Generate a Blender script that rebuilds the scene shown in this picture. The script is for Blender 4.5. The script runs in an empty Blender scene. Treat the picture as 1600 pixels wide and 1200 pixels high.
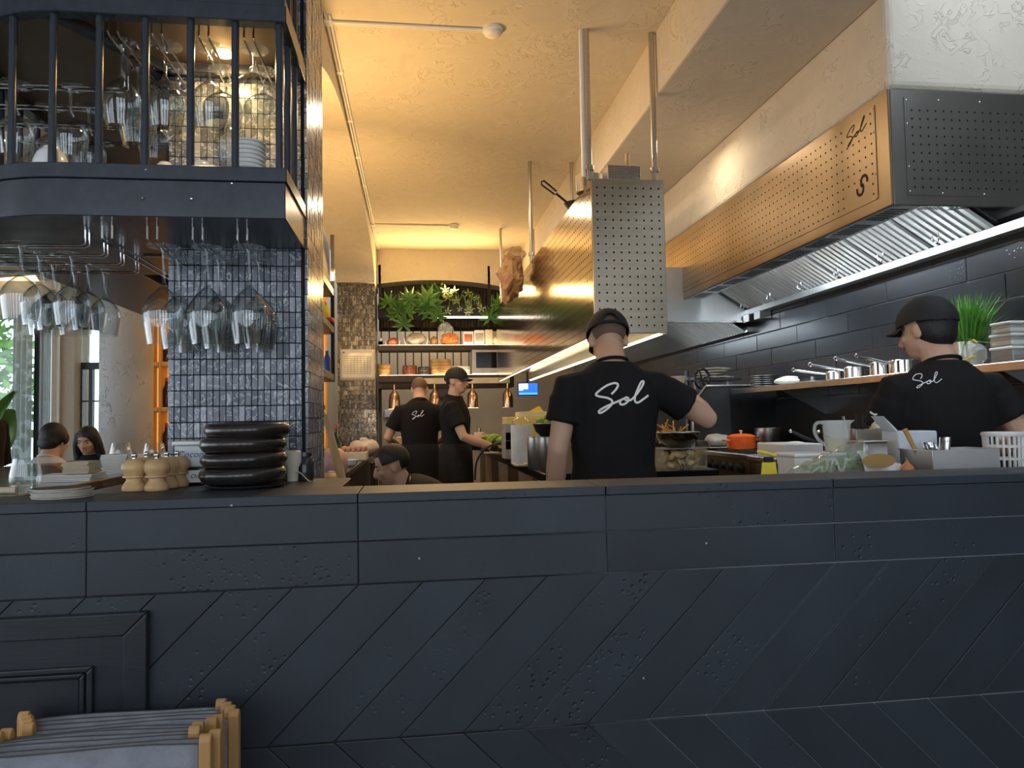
import bpy, bmesh, math, random
from mathutils import Vector, Matrix, noise
from mathutils.bvhtree import BVHTree
random.seed(7)
PI = math.pi
SC = bpy.context.scene
COL = SC.collection
# ------------------------------------------------------------------ camera
FPX = 1150.0
CAM = Vector((0, 0, 1.30))
_y, _p, _r = map(math.radians, (7.5, 2.75, 1.03))
F_ = Vector((math.sin(_y)*math.cos(_p), math.cos(_y)*math.cos(_p), math.sin(_p)))
R0 = Vector((math.cos(_y), -math.sin(_y), 0)); U0 = R0.cross(F_)
R_ = R0*math.cos(_r) - U0*math.sin(_r); U_ = U0*math.cos(_r) + R0*math.sin(_r)
cam_data = bpy.data.cameras.new('camera'); cam = bpy.data.objects.new('camera', cam_data); COL.objects.link(cam)
cam_data.sensor_width = 36; cam_data.lens = FPX/1600*36; cam_data.clip_start = 0.05; cam_data.clip_end = 200
M = Matrix((R_, U_, -F_)).transposed().to_4x4(); M.translation = CAM
cam.matrix_world = M
SC.camera = cam
# ------------------------------------------------------------------ world and view
SC.view_settings.view_transform = 'Standard'; SC.view_settings.look = 'None'
SC.view_settings.gamma = 1; SC.view_settings.use_curve_mapping = False
SC.view_settings.exposure = 0.08
w = bpy.data.worlds.new('daylight'); SC.world = w; w.use_nodes = True
bgn = w.node_tree.nodes['Background']
bgn.inputs[0].default_value = (0.78, 0.88, 1.0, 1); bgn.inputs[1].default_value = 3.0

def area(name, loc, size, target, power, color, shape='RECTANGLE', spread=PI):
    d = bpy.data.lights.new(name, 'AREA'); d.shape = shape; d.size = size[0]; d.size_y = size[1]
    d.energy = power; d.color = color; d.spread = spread
    o = bpy.data.objects.new(name, d); COL.objects.link(o); o.location = loc
    dr = Vector(target) - Vector(loc); o.rotation_euler = dr.to_track_quat('-Z', 'Y').to_euler()
    return o
WARM = (1.0, 0.60, 0.22); SOFT = (1.0, 0.80, 0.55); COOL = (0.78, 0.90, 1.0)
# warm cove strips that wash the vault from the tops of the shelves
area('cove_light_arcade', (-0.62, 4.35, 2.26), (1.5, 0.08), (0.3, 4.6, 3.5), 27, WARM)
area('cove_light_back', (0.30, 9.18, 2.93), (1.4, 0.10), (0.30, 8.2, 3.5), 30, WARM)
# cool light battens inside the right extraction hood
area('hood_light', (1.83, 6.8, 2.10), (2.2, 0.05), (2.5, 6.8, 2.02), 9, COOL)
for yy in (3.4, 4.4):
    area('hood_light', (2.24, yy, 2.30), (0.7, 0.10), (2.55, yy, 1.2), 19, COOL)
# added fill lights below the ceiling, no fittings; lift aisles and far wall
for (xx, yy, pw) in ((0.15, 5.2, 15), (0.15, 7.4, 16), (0.5, 11.2, 26), (1.75, 4.6, 5)):
    area('ceiling_fill', (xx, yy, 3.10 if xx > 1.4 else 3.46), (0.18, 0.18), (xx, yy, 0), pw, SOFT, 'DISK')

# ------------------------------------------------------------------ pixel helpers (1600 x 1200 photograph -> place at a real distance)
def ray(px, py): return F_ + R_*((px-800)/FPX) - U_*((py-600)/FPX)
def at(px, py, Y): d = ray(px, py); return CAM + d*(Y/d.y)
def onX(px, py, X): d = ray(px, py); return CAM + d*(X/d.x)
def onZ(px, py, Z): d = ray(px, py); return CAM + d*((Z-CAM.z)/d.z)
def wid(npx, p): return npx*((Vector(p)-CAM).dot(F_))/FPX      # pixels -> metres at point p

# ------------------------------------------------------------------ materials
MATS = {}
def _nt(name):
    m = bpy.data.materials.new(name); m.use_nodes = True; nt = m.node_tree
    return m, nt, nt.nodes['Principled BSDF'], nt.nodes['Material Output']
def pm(name, col, rough=0.5, metal=0.0, var=0.12, scale=12, bump=0.0, bscale=60, stretch=None, spec=0.5, coat=0, emis=None, es=0, alpha=1, sss=0, trans=0, rnd=0.0):
    """procedural principled material: noise varied colour, noise bump"""
    if name in MATS: return MATS[name]
    m, nt, b, out = _nt(name); L = nt.links.new; N = nt.nodes.new
    tc = N('ShaderNodeTexCoord'); mp = N('ShaderNodeMapping'); L(tc.outputs['Object'], mp.inputs[0])
    if stretch: mp.inputs['Scale'].default_value = stretch
    n = N('ShaderNodeTexNoise'); n.inputs['Scale'].default_value = scale; n.inputs['Detail'].default_value = 5; L(mp.outputs[0], n.inputs[0])
    r = N('ShaderNodeMapRange'); r.inputs[1].default_value = 0.25; r.inputs[2].default_value = 0.75
    r.inputs[3].default_value = 1-var; r.inputs[4].default_value = 1+var; L(n.outputs[0], r.inputs[0])
    v = N('ShaderNodeVectorMath'); v.operation = 'SCALE'; v.inputs[0].default_value = col[:3]; L(r.outputs[0], v.inputs['Scale'])
    src = v
    if rnd:
        oi = N('ShaderNodeObjectInfo'); rr = N('ShaderNodeMapRange'); rr.inputs[3].default_value = 1-rnd; rr.inputs[4].default_value = 1+rnd
        L(oi.outputs['Random'], rr.inputs[0]); v2 = N('ShaderNodeVectorMath'); v2.operation = 'SCALE'; L(v.outputs[0], v2.inputs[0]); L(rr.outputs[0], v2.inputs['Scale']); src = v2
    L(src.outputs[0], b.inputs['Base Color'])
    b.inputs['Roughness'].default_value = rough; b.inputs['Metallic'].default_value = metal
    b.inputs['Specular IOR Level'].default_value = spec; b.inputs['Coat Weight'].default_value = coat
    b.inputs['Alpha'].default_value = alpha; b.inputs['Transmission Weight'].default_value = trans
    if sss: b.inputs['Subsurface Weight'].default_value = sss; b.inputs['Subsurface Radius'].default_value = (0.012, 0.005, 0.003)
    if emis: b.inputs['Emission Color'].default_value = (*emis, 1); b.inputs['Emission Strength'].default_value = es
    if bump:
        n2 = N('ShaderNodeTexNoise'); n2.inputs['Scale'].default_value = bscale; n2.inputs['Detail'].default_value = 4; L(mp.outputs[0], n2.inputs[0])
        bp = N('ShaderNodeBump'); bp.inputs['Strength'].default_value = bump; bp.inputs['Distance'].default_value = 0.01
        L(n2.outputs[0], bp.inputs['Height']); L(bp.outputs[0], b.inputs['Normal'])
    MATS[name] = m; return m
def emit(name, col, s):
    if name in MATS: return MATS[name]
    m, nt, b, out = _nt(name); b.inputs['Base Color'].default_value = (*col, 1)
    b.inputs['Emission Color'].default_value = (*col, 1); b.inputs['Emission Strength'].default_value = s
    MATS[name] = m; return m
def thin_glass(name, tint=(0.95, 0.97, 0.97), refl=1.45, rough=0.02, haze=0.0, hazecol=(0.9, 0.9, 0.9)):
    if name in MATS: return MATS[name]
    m, nt, b, out = _nt(name); nt.nodes.remove(b); L = nt.links.new; N = nt.nodes.new
    t = N('ShaderNodeBsdfTransparent'); t.inputs[0].default_value = (*tint, 1)
    g = N('ShaderNodeBsdfGlossy'); g.inputs['Roughness'].default_value = rough
    lw = N('ShaderNodeLayerWeight'); lw.inputs[0].default_value = 0.5
    pw = N('ShaderNodeMath'); pw.operation = 'POWER'; L(lw.outputs['Facing'], pw.inputs[0]); pw.inputs[1].default_value = 2.6
    fr = N('ShaderNodeMath'); fr.operation = 'MULTIPLY_ADD'; L(pw.outputs[0], fr.inputs[0]); fr.inputs[1].default_value = min(1.0, (refl-1)*1.9); fr.inputs[2].default_value = (refl-1)*.16
    mx = N('ShaderNodeMixShader'); L(fr.outputs[0], mx.inputs[0]); L(t.outputs[0], mx.inputs[1]); L(g.outputs[0], mx.inputs[2]); last = mx
    if haze:
        d = N('ShaderNodeBsdfDiffuse'); d.inputs[0].default_value = (*hazecol, 1); m2 = N('ShaderNodeMixShader'); m2.inputs[0].default_value = haze
        L(last.outputs[0], m2.inputs[1]); L(d.outputs[0], m2.inputs[2]); last = m2
    L(last.outputs[0], out.inputs[0]); MATS[name] = m; return m
def plaster(name, col, ridge=0.5):
    """trowelled plaster: short raised strokes"""
    m, nt, b, out = _nt(name); L = nt.links.new; N = nt.nodes.new
    tc = N('ShaderNodeTexCoord')
    n = N('ShaderNodeTexNoise'); n.inputs['Scale'].default_value = 3.2; n.inputs['Detail'].default_value = 6; n.inputs['Distortion'].default_value = 1.6; L(tc.outputs['Object'], n.inputs[0])
    v = N('ShaderNodeTexNoise'); v.inputs['Scale'].default_value = 7.5; v.inputs['Detail'].default_value = 3; v.inputs['Distortion'].default_value = 2.2; L(tc.outputs['Object'], v.inputs[0])
    a = N('ShaderNodeMath'); a.operation = 'SUBTRACT'; L(v.outputs[0], a.inputs[0]); a.inputs[1].default_value = 0.5
    ab = N('ShaderNodeMath'); ab.operation = 'ABSOLUTE'; L(a.outputs[0], ab.inputs[0])
    rg = N('ShaderNodeMapRange'); rg.inputs[1].default_value = 0.0; rg.inputs[2].default_value = 0.035; rg.inputs[3].default_value = 1; rg.inputs[4].default_value = 0; L(ab.outputs[0], rg.inputs[0])
    mk = N('ShaderNodeMapRange'); mk.inputs[1].default_value = 0.52; mk.inputs[2].default_value = 0.62; L(n.outputs[0], mk.inputs[0])
    mu = N('ShaderNodeMath'); mu.operation = 'MULTIPLY'; L(rg.outputs[0], mu.inputs[0]); L(mk.outputs[0], mu.inputs[1])
    ad = N('ShaderNodeMath'); ad.operation = 'ADD'; L(mu.outputs[0], ad.inputs[0]); L(n.outputs[0], ad.inputs[1])
    bp = N('ShaderNodeBump'); bp.inputs['Strength'].default_value = ridge; bp.inputs['Distance'].default_value = 0.012; L(ad.outputs[0], bp.inputs['Height']); L(bp.outputs[0], b.inputs['Normal'])
    cr = N('ShaderNodeMapRange'); cr.inputs[1].default_value = .3; cr.inputs[2].default_value = .7; cr.inputs[3].default_value = 0.93; cr.inputs[4].default_value = 1.05; L(n.outputs[0], cr.inputs[0])
    s = N('ShaderNodeVectorMath'); s.operation = 'SCALE'; s.inputs[0].default_value = col; L(cr.outputs[0], s.inputs['Scale']); L(s.outputs[0], b.inputs['Base Color'])
    b.inputs['Roughness'].default_value = 0.75; b.inputs['Specular IOR Level'].default_value = 0.25
    MATS[name] = m; return m
def stone_tile(name, col, pit=1.0, rough=0.5):
    """black stained travertine: pits in patches, faint scuffs, each tile its own offset"""
    m, nt, b, out = _nt(name); L = nt.links.new; N = nt.nodes.new
    tc = N('ShaderNodeTexCoord'); oi = N('ShaderNodeObjectInfo'); ge = N('ShaderNodeNewGeometry')
    vm = N('ShaderNodeVectorMath'); vm.operation = 'SCALE'; vm.inputs[0].default_value = (17, 9, 23); L(oi.outputs['Random'], vm.inputs['Scale'])
    va = N('ShaderNodeVectorMath'); va.operation = 'ADD'; L(ge.outputs['Position'], va.inputs[0]); L(vm.outputs[0], va.inputs[1])
    vo = N('ShaderNodeTexVoronoi'); vo.inputs['Scale'].default_value = 55; vo.inputs['Randomness'].default_value = 1; L(va.outputs[0], vo.inputs['Vector'])
    p = N('ShaderNodeMapRange'); p.inputs[1].default_value = 0.10; p.inputs[2].default_value = 0.30; L(vo.outputs['Distance'], p.inputs[0])
    n = N('ShaderNodeTexNoise'); n.inputs['Scale'].default_value = 5.5; n.inputs['Detail'].default_value = 4; L(va.outputs[0], n.inputs[0])
    mk = N('ShaderNodeMapRange'); mk.inputs[1].default_value = 0.50; mk.inputs[2].default_value = 0.62; L(n.outputs[0], mk.inputs[0])
    rk = N('ShaderNodeMapRange'); rk.inputs[1].default_value = 0.35; rk.inputs[2].default_value = 0.9; rk.inputs[3].default_value = 0.05; L(oi.outputs['Random'], rk.inputs[0])
    q = N('ShaderNodeMath'); q.operation = 'MULTIPLY'; L(mk.outputs[0], q.inputs[0]); L(rk.outputs[0], q.inputs[1])
    iv = N('ShaderNodeMath'); iv.operation = 'SUBTRACT'; iv.inputs[0].default_value = 1; L(p.outputs[0], iv.inputs[1])
    pt = N('ShaderNodeMath'); pt.operation = 'MULTIPLY'; L(iv.outputs[0], pt.inputs[0]); L(q.outputs[0], pt.inputs[1])
    fn = N('ShaderNodeTexNoise'); fn.inputs['Scale'].default_value = 160; fn.inputs['Detail'].default_value = 3; L(va.outputs[0], fn.inputs[0])
    h = N('ShaderNodeMath'); h.operation = 'MULTIPLY_ADD'; L(fn.outputs[0], h.inputs[0]); h.inputs[1].default_value = 0.08
    ng = N('ShaderNodeMath'); ng.operation = 'MULTIPLY'; L(pt.outputs[0], ng.inputs[0]); ng.inputs[1].default_value = -1.0*pit; L(ng.outputs[0], h.inputs[2])
    bp = N('ShaderNodeBump'); bp.inputs['Strength'].default_value = 0.8; bp.inputs['Distance'].default_value = 0.004; L(h.outputs[0], bp.inputs['Height']); L(bp.outputs[0], b.inputs['Normal'])
    # colour: base, darker in pits, pale scuff specks
    n3 = N('ShaderNodeTexNoise'); n3.inputs['Scale'].default_value = 2.6; n3.inputs['Detail'].default_value = 5; L(va.outputs[0], n3.inputs[0])
    c1 = N('ShaderNodeMapRange'); c1.inputs[1].default_value = .3; c1.inputs[2].default_value = .7; c1.inputs[3].default_value = .75; c1.inputs[4].default_value = 1.3; L(n3.outputs[0], c1.inputs[0])
    s = N('ShaderNodeVectorMath'); s.operation = 'SCALE'; s.inputs[0].default_value = col; L(c1.outputs[0], s.inputs['Scale'])
    vs = N('ShaderNodeTexVoronoi'); vs.inputs['Scale'].default_value = 14; L(va.outputs[0], vs.inputs['Vector'])
    sp = N('ShaderNodeMapRange'); sp.inputs[1].default_value = 0.035; sp.inputs[2].default_value = 0.05; sp.inputs[3].default_value = 1; sp.inputs[4].default_value = 0; L(vs.outputs['Distance'], sp.inputs[0])
    wn = N('ShaderNodeSeparateColor'); L(vs.outputs['Color'], wn.inputs[0])
    th = N('ShaderNodeMath'); th.operation = 'GREATER_THAN'; L(wn.outputs[0], th.inputs[0]); th.inputs[1].default_value = 0.86
    sm = N('ShaderNodeMath'); sm.operation = 'MULTIPLY'; L(sp.outputs[0], sm.inputs[0]); L(th.outputs[0], sm.inputs[1])
    mx = N('ShaderNodeMix'); mx.data_type = 'RGBA'; L(sm.outputs[0], mx.inputs[0]); L(s.outputs[0], mx.inputs[6]); mx.inputs[7].default_value = (0.35, 0.36, 0.38, 1)
    L(mx.outputs[2], b.inputs['Base Color'])
    b.inputs['Roughness'].default_value = rough; b.inputs['Specular IOR Level'].default_value = 0.45
    MATS[name] = m; return m
def mosaic(name, island, cols, rough=0.25):
    """marble kit-kat tile: shade picked per tile, white veins"""
    m, nt, b, out = _nt(name); L = nt.links.new; N = nt.nodes.new
    ge = N('ShaderNodeNewGeometry'); oi = N('ShaderNodeObjectInfo')
    rnd = ge.outputs['Random Per Island'] if island else oi.outputs['Random']
    cr = N('ShaderNodeValToRGB'); e = cr.color_ramp.elements
    e[0].position = 0; e[0].color = (*cols[0], 1); e[1].position = 1; e[1].color = (*cols[-1], 1)
    for i, c in enumerate(cols[1:-1]): x = e.new((i+1)/(len(cols)-1)); x.color = (*c, 1)
    L(rnd, cr.inputs[0])
    n = N('ShaderNodeTexNoise'); n.inputs['Scale'].default_value = 20; n.inputs['Detail'].default_value = 4; n.inputs['Distortion'].default_value = 2
    ov = N('ShaderNodeVectorMath'); ov.operation = 'SCALE'; ov.inputs[0].default_value = (31, 17, 23); L(rnd, ov.inputs['Scale'])
    oa = N('ShaderNodeVectorMath'); oa.operation = 'ADD'; L(ge.outputs['Position'], oa.inputs[0]); L(ov.outputs[0], oa.inputs[1]); L(oa.outputs[0], n.inputs[0])
    a = N('ShaderNodeMath'); a.operation = 'SUBTRACT'; L(n.outputs[0], a.inputs[0]); a.inputs[1].default_value = 0.57
    ab = N('ShaderNodeMath'); ab.operation = 'ABSOLUTE'; L(a.outputs[0], ab.inputs[0])
    vr = N('ShaderNodeMapRange'); vr.inputs[1].default_value = 0; vr.inputs[2].default_value = 0.035; vr.inputs[3].default_value = 0.75; vr.inputs[4].default_value = 0; L(ab.outputs[0], vr.inputs[0])
    mx = N('ShaderNodeMix'); mx.data_type = 'RGBA'; L(vr.outputs[0], mx.inputs[0]); L(cr.outputs[0], mx.inputs[6]); mx.inputs[7].default_value = (0.62, 0.63, 0.65, 1)
    L(mx.outputs[2], b.inputs['Base Color']); b.inputs['Roughness'].default_value = rough
    MATS[name] = m; return m

TILE = stone_tile('black_stone', (0.024, 0.031, 0.042), 1.0, 0.48)
TILEW = stone_tile('black_wall_tile', (0.013, 0.015, 0.018), 0.25, 0.28)
GROUTL = pm('pale_grout', (0.16, 0.16, 0.16), 0.8)
GROUT = pm('dark_grout', (0.012, 0.012, 0.013), 0.9)
def graded_grout():  # grout colour grades from near black to pale grey along X
    m, nt, bs, out = _nt('graded_grout'); L = nt.links.new; N = nt.nodes.new
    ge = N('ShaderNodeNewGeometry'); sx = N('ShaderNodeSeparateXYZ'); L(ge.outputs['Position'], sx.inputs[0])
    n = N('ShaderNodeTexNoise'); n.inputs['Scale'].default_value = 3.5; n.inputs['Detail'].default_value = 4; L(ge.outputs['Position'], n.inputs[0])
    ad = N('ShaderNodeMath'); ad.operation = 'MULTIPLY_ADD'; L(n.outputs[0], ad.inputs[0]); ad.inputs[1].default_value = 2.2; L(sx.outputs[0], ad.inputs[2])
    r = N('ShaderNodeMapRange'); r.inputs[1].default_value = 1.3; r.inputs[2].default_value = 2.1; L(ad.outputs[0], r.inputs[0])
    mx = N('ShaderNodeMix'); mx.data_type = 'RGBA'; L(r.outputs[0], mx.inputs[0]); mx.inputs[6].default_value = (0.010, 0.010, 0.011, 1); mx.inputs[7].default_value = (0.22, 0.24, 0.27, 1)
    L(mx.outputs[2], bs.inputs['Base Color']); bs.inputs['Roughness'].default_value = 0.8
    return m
GRADED = graded_grout()
PLAST = plaster('cream_plaster', (0.66, 0.60, 0.50), 0.55)
PLASTG = plaster('grey_plaster', (0.42, 0.40, 0.37), 0.35)
PLASTT = plaster('tan_plaster', (0.48, 0.40, 0.30), 0.5)
BLACKM = pm('black_powder_coat', (0.031, 0.039, 0.055), 0.27, 0.0, 0.15, 30, 0.02, 300)
BLACKS = pm('black_gloss', (0.010, 0.010, 0.012), 0.12, 0, 0.1)
MATTEB = pm('matte_black', (0.012, 0.012, 0.013), 0.8)
STEEL = pm('brushed_steel', (0.56, 0.55, 0.53), 0.28, 1.0, 0.10, 8, 0.02, 40, stretch=(1, 1, 14))
STEELH = pm('brushed_steel_across', (0.60, 0.59, 0.57), 0.25, 1.0, 0.10, 8, 0.02, 40, stretch=(14, 2, 1))
STEELC = pm('warm_grey_steel', (0.36, 0.31, 0.235), 0.32, 1.0, 0.10, 5, 0.02, 40, stretch=(1, 1, 10))
SATIN = pm('satin_steel', (0.66, 0.66, 0.65), 0.36, 1.0, 0.04, 6)
STEELE = pm('dark_end_steel', (0.26, 0.25, 0.23), 0.34, 1.0, 0.15, 4, 0.02, 40)  # hood end face, darker and greyer than the long side
STEELW = pm('warm_tinted_steel', (0.30, 0.225, 0.145), 0.36, 1.0, 0.16, 3.5, 0.02, 40)  # brown tint carries the warm ceiling reflection on the hood side
MIRROR = pm('polished_steel', (0.62, 0.60, 0.56), 0.10, 1.0, 0.05, 5)
CHROME = pm('chrome', (0.72, 0.72, 0.72), 0.08, 1.0, 0.02)
DARKST = pm('dark_steel', (0.10, 0.10, 0.11), 0.35, 0.9, 0.2)
COPPER = pm('copper_brass', (0.62, 0.40, 0.26), 0.18, 1.0, 0.05)
HOLE = pm('hole_black', (0.004, 0.004, 0.004), 0.9)
GLASS = thin_glass('clear_glass', (0.96, 0.98, 0.98), 1.42)
WGLASS = thin_glass('window_glass', (0.88, 0.94, 0.93), 1.3)
CLEARP = thin_glass('clear_plastic', (0.90, 0.92, 0.91), 1.35, 0.12, 0.22, (0.8, 0.83, 0.82))
MILKP = pm('milky_plastic', (0.72, 0.76, 0.76), 0.35, 0, 0.05, 8, alpha=0.30)
WHITEP = pm('white_plastic', (0.78, 0.78, 0.76), 0.35, 0, 0.04)
PORC = pm('white_porcelain', (0.80, 0.80, 0.78), 0.15, 0, 0.03)
PAPER = pm('white_paper', (0.78, 0.76, 0.72), 0.85, 0, 0.05)
CREAMP = pm('cream_paper', (0.72, 0.62, 0.45), 0.85, 0, 0.06)
WOODL = pm('pale_turned_wood', (0.56, 0.36, 0.17), 0.42, 0, 0.18, 14, 0.02, 60, stretch=(1, 1, .15))
WOODF = pm('beech_frame', (0.50, 0.28, 0.10), 0.5, 0, 0.2, 14, 0.03, 60, stretch=(1, 1, .15))
WOODB = pm('bar_top_wood', (0.16, 0.095, 0.055), 0.16, 0, 0.35, 9, 0.01, 40, stretch=(.2, 2, 1), coat=0.5)
WOODD = pm('dark_wood', (0.035, 0.022, 0.014), 0.5, 0, 0.3, 12, stretch=(1, 1, .2))
CANVAS = pm('grey_canvas', (0.24, 0.25, 0.29), 0.9, 0, 0.2, 22, 0.35, 420)
BLKWOOD = pm('black_painted_wood', (0.020, 0.023, 0.030), 0.36, 0, 0.3, 10, 0.05, 80, stretch=(.25, 1, 2))
SKIN = pm('skin', (0.64, 0.39, 0.27), 0.5, 0, 0.06, 9, 0.05, 140, sss=0.12)
SHIRT = pm('black_cotton', (0.0115, 0.0110, 0.0120), 0.85, 0, 0.12, 20, 0.08, 500, spec=0.25)
HAIR = pm('black_hair', (0.010, 0.008, 0.007), 0.5, 0, 0.3, 60, 0.4, 120, stretch=(3, 3, .5))
CAPM = pm('black_cap_twill', (0.013, 0.014, 0.016), 0.75, 0, 0.1, 30, 0.1, 400)
PRINT = pm('white_print', (0.92, 0.92, 0.92), 0.7, 0, 0.02)
GREEN = pm('leaf_green', (0.055, 0.16, 0.030), 0.45, 0, 0.4, 8, rnd=0.25)
GREENL = pm('grass_green', (0.10, 0.30, 0.035), 0.5, 0, 0.35, 20)
LIME = pm('lime_green', (0.18, 0.28, 0.03), 0.4, 0, 0.3, 15)
YEL = pm('yellow_card', (0.80, 0.62, 0.05), 0.6, 0, 0.05)
ORANGE = pm('orange_enamel', (0.75, 0.12, 0.02), 0.22, 0, 0.08)
RED = pm('red_pack', (0.45, 0.06, 0.03), 0.5, 0, 0.2)
BLUEL = pm('blue_plastic', (0.03, 0.07, 0.30), 0.4)
BROWN = pm('kraft_brown', (0.34, 0.20, 0.10), 0.8, 0, 0.25, 14, 0.2, 40)
BAMBOO = pm('bamboo', (0.46, 0.29, 0.12), 0.6, 0, 0.3, 20)

# ------------------------------------------------------------------ mesh builder
class B:
    def __init__(s): s.v = []; s.f = []
    def add(s, vs, fs):
        o = len(s.v); s.v += [tuple(x) for x in vs]; s.f += [tuple(i+o for i in f) for f in fs]; return s
    def box(s, c, d, rz=0, rot=None):
        h = [x/2 for x in d]; R = Matrix.Rotation(rz, 3, 'Z') if rot is None else rot
        vs = [Vector(c) + R @ Vector((i*h[0], j*h[1], k*h[2])) for k in (-1, 1) for j in (-1, 1) for i in (-1, 1)]
        return s.add(vs, [(0, 2, 3, 1), (4, 5, 7, 6), (0, 1, 5, 4), (2, 6, 7, 3), (0, 4, 6, 2), (1, 3, 7, 5)])
    def b2(s, a, b):
        return s.box([(a[i]+b[i])/2 for i in range(3)], [abs(b[i]-a[i]) for i in range(3)])
    def prism(s, poly, axis, lo, hi):
        """poly of 2d points; axis 'x': (y,z), 'y': (x,z), 'z': (x,y)"""
        def m(p, t): return {'x': (t, p[0], p[1]), 'y': (p[0], t, p[1]), 'z': (p[0], p[1], t)}[axis]
        n = len(poly)
        return s.add([m(p, lo) for p in poly] + [m(p, hi) for p in poly],
                     [tuple(range(n))[::-1], tuple(range(n, 2*n))] + [(i, (i+1) % n, (i+1) % n+n, i+n) for i in range(n)])
    def frame(s, t):
        t = Vector(t).normalized(); u = t.cross(Vector((0, 0, 1)))
        if u.length < 1e-3: u = t.cross(Vector((1, 0, 0)))
        u.normalize(); return u, t.cross(u).normalized()
    def tube(s, pts, r, n=8, close=False):
        pts = [Vector(p) for p in pts]; k = len(pts); vs = []; fs = []
        rr = r if isinstance(r, (list, tuple)) else [r]*k
        u = None
        for i, p in enumerate(pts):
            t = (pts[(i+1) % k] - pts[i-1]) if close else (pts[min(i+1, k-1)] - pts[max(i-1, 0)])
            if t.length < 1e-9: t = Vector((0, 0, 1))
            t.normalize()
            if u is None: u, w_ = s.frame(t)
            else:
                u = u - t*u.dot(t)
                if u.length < 1e-5: u, _ = s.frame(t)
                u.normalize()
            w_ = t.cross(u)
            for j in range(n):
                a = 2*PI*j/n; vs.append(p + u*math.cos(a)*rr[i] + w_*math.sin(a)*rr[i])
        m = k if close else k-1
        for i in range(m):
            for j in range(n):
                a = i*n+j; b_ = i*n+(j+1) % n; c = ((i+1) % k)*n+(j+1) % n; d = ((i+1) % k)*n+j; fs.append((a, b_, c, d))
        if not close: fs.append(tuple(range(n))[::-1]); fs.append(tuple(range((k-1)*n, k*n)))
        return s.add(vs, fs)
    def cyl(s, a, b, r, r2=None, n=14): return s.tube([a, b], [r, r if r2 is None else r2], n)
    def lathe(s, prof, n=24, o=(0, 0, 0), closed=False):
        """profile [(r,z)..]; r = 0 closes; closed joins last to first (a ring)"""
        o = Vector(o); rows = []; vs = []; fs = []
        for (r, z) in prof:
            if r < 1e-6: rows.append([len(vs)]); vs.append(o+Vector((0, 0, z)))
            else: rows.append(list(range(len(vs), len(vs)+n))); vs += [o+Vector((r*math.cos(2*PI*j/n), r*math.sin(2*PI*j/n), z)) for j in range(n)]
        prs = list(zip(rows, rows[1:])) + ([(rows[-1], rows[0])] if closed else [])
        for a, b in prs:
            for j in range(n):
                k = (j+1) % n
                if len(a) == 1 and len(b) == 1: continue
                if len(a) == 1: fs.append((a[0], b[k], b[j]))
                elif len(b) == 1: fs.append((a[j], a[k], b[0]))
                else: fs.append((a[j], a[k], b[k], b[j]))
        return s.add(vs, fs)
    def sph(s, c, r, n=12, m=8, rot=None):
        r = (r, r, r) if isinstance(r, (int, float)) else r; vs = []; fs = []; R = rot or Matrix.Identity(3)
        c = Vector(c)
        vs.append(c + R @ Vector((0, 0, -r[2])))
        for i in range(1, m):
            a = -PI/2+PI*i/m
            for j in range(n): vs.append(c + R @ Vector((r[0]*math.cos(a)*math.cos(2*PI*j/n), r[1]*math.cos(a)*math.sin(2*PI*j/n), r[2]*math.sin(a))))
        vs.append(c + R @ Vector((0, 0, r[2]))); last = len(vs)-1
        for j in range(n): fs.append((0, 1+(j+1) % n, 1+j)); fs.append((last, 1+(m-2)*n+j, 1+(m-2)*n+(j+1) % n))
        for i in range(m-2):
            for j in range(n): a = 1+i*n+j; b_ = 1+i*n+(j+1) % n; fs.append((a, b_, b_+n, a+n))
        return s.add(vs, fs)
    def loft(s, rings, cap=True):
        n = len(rings[0]); vs = [p for r in rings for p in r]; fs = []
        for i in range(len(rings)-1):
            for j in range(n): fs.append((i*n+j, i*n+(j+1) % n, (i+1)*n+(j+1) % n, (i+1)*n+j))
        if cap: fs.append(tuple(range(n))[::-1]); fs.append(tuple(range((len(rings)-1)*n, len(rings)*n)))
        return s.add(vs, fs)
    def grid(s, fn, nu, nv, thick=0.0):
        """fn(u,v) -> point; a sheet"""
        vs = [fn(i/nu, j/nv) for j in range(nv+1) for i in range(nu+1)]; w_ = nu+1
        return s.add(vs, [(j*w_+i, j*w_+i+1, (j+1)*w_+i+1, (j+1)*w_+i) for j in range(nv) for i in range(nu)])
    def mesh(s, name, smooth=None):
        me = bpy.data.meshes.new(name); me.from_pydata(s.v, [], s.f)
        bm = bmesh.new(); bm.from_mesh(me); bmesh.ops.recalc_face_normals(bm, faces=bm.faces)
        if smooth is not None:
            for f in bm.faces: f.smooth = True
            lim = math.radians(smooth)
            for e in bm.edges:
                if len(e.link_faces) == 2 and e.calc_face_angle(0) > lim: e.smooth = False
        bm.to_mesh(me); bm.free(); return me
def obj(name, b, mat, parent=None, smooth=None, bev=0, seg=1, solid=0, sub=0):
    me = b.mesh(name, smooth) if isinstance(b, B) else b
    if not me.materials: me.materials.append(mat)
    o = bpy.data.objects.new(name, me); COL.objects.link(o)
    if parent: o.parent = parent
    if solid: md = o.modifiers.new('thickness', 'SOLIDIFY'); md.thickness = solid; md.offset = 0
    if bev:
        md = o.modifiers.new('bevel', 'BEVEL'); md.width = bev; md.segments = seg; md.limit_method = 'ANGLE'
    if sub: md = o.modifiers.new('sub', 'SUBSURF'); md.levels = md.render_levels = sub
    return o
def tag(o, label, cat, group=None):
    o['label'] = label; o['category'] = cat
    if group: o['group'] = group
    return o
def thing(name, label, cat, loc=(0, 0, 0), rz=0, group=None):
    o = bpy.data.objects.new(name, None); COL.objects.link(o); o.location = loc; o.rotation_euler = (0, 0, rz); o.empty_display_size = 0.05
    return tag(o, label, cat, group)
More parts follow.
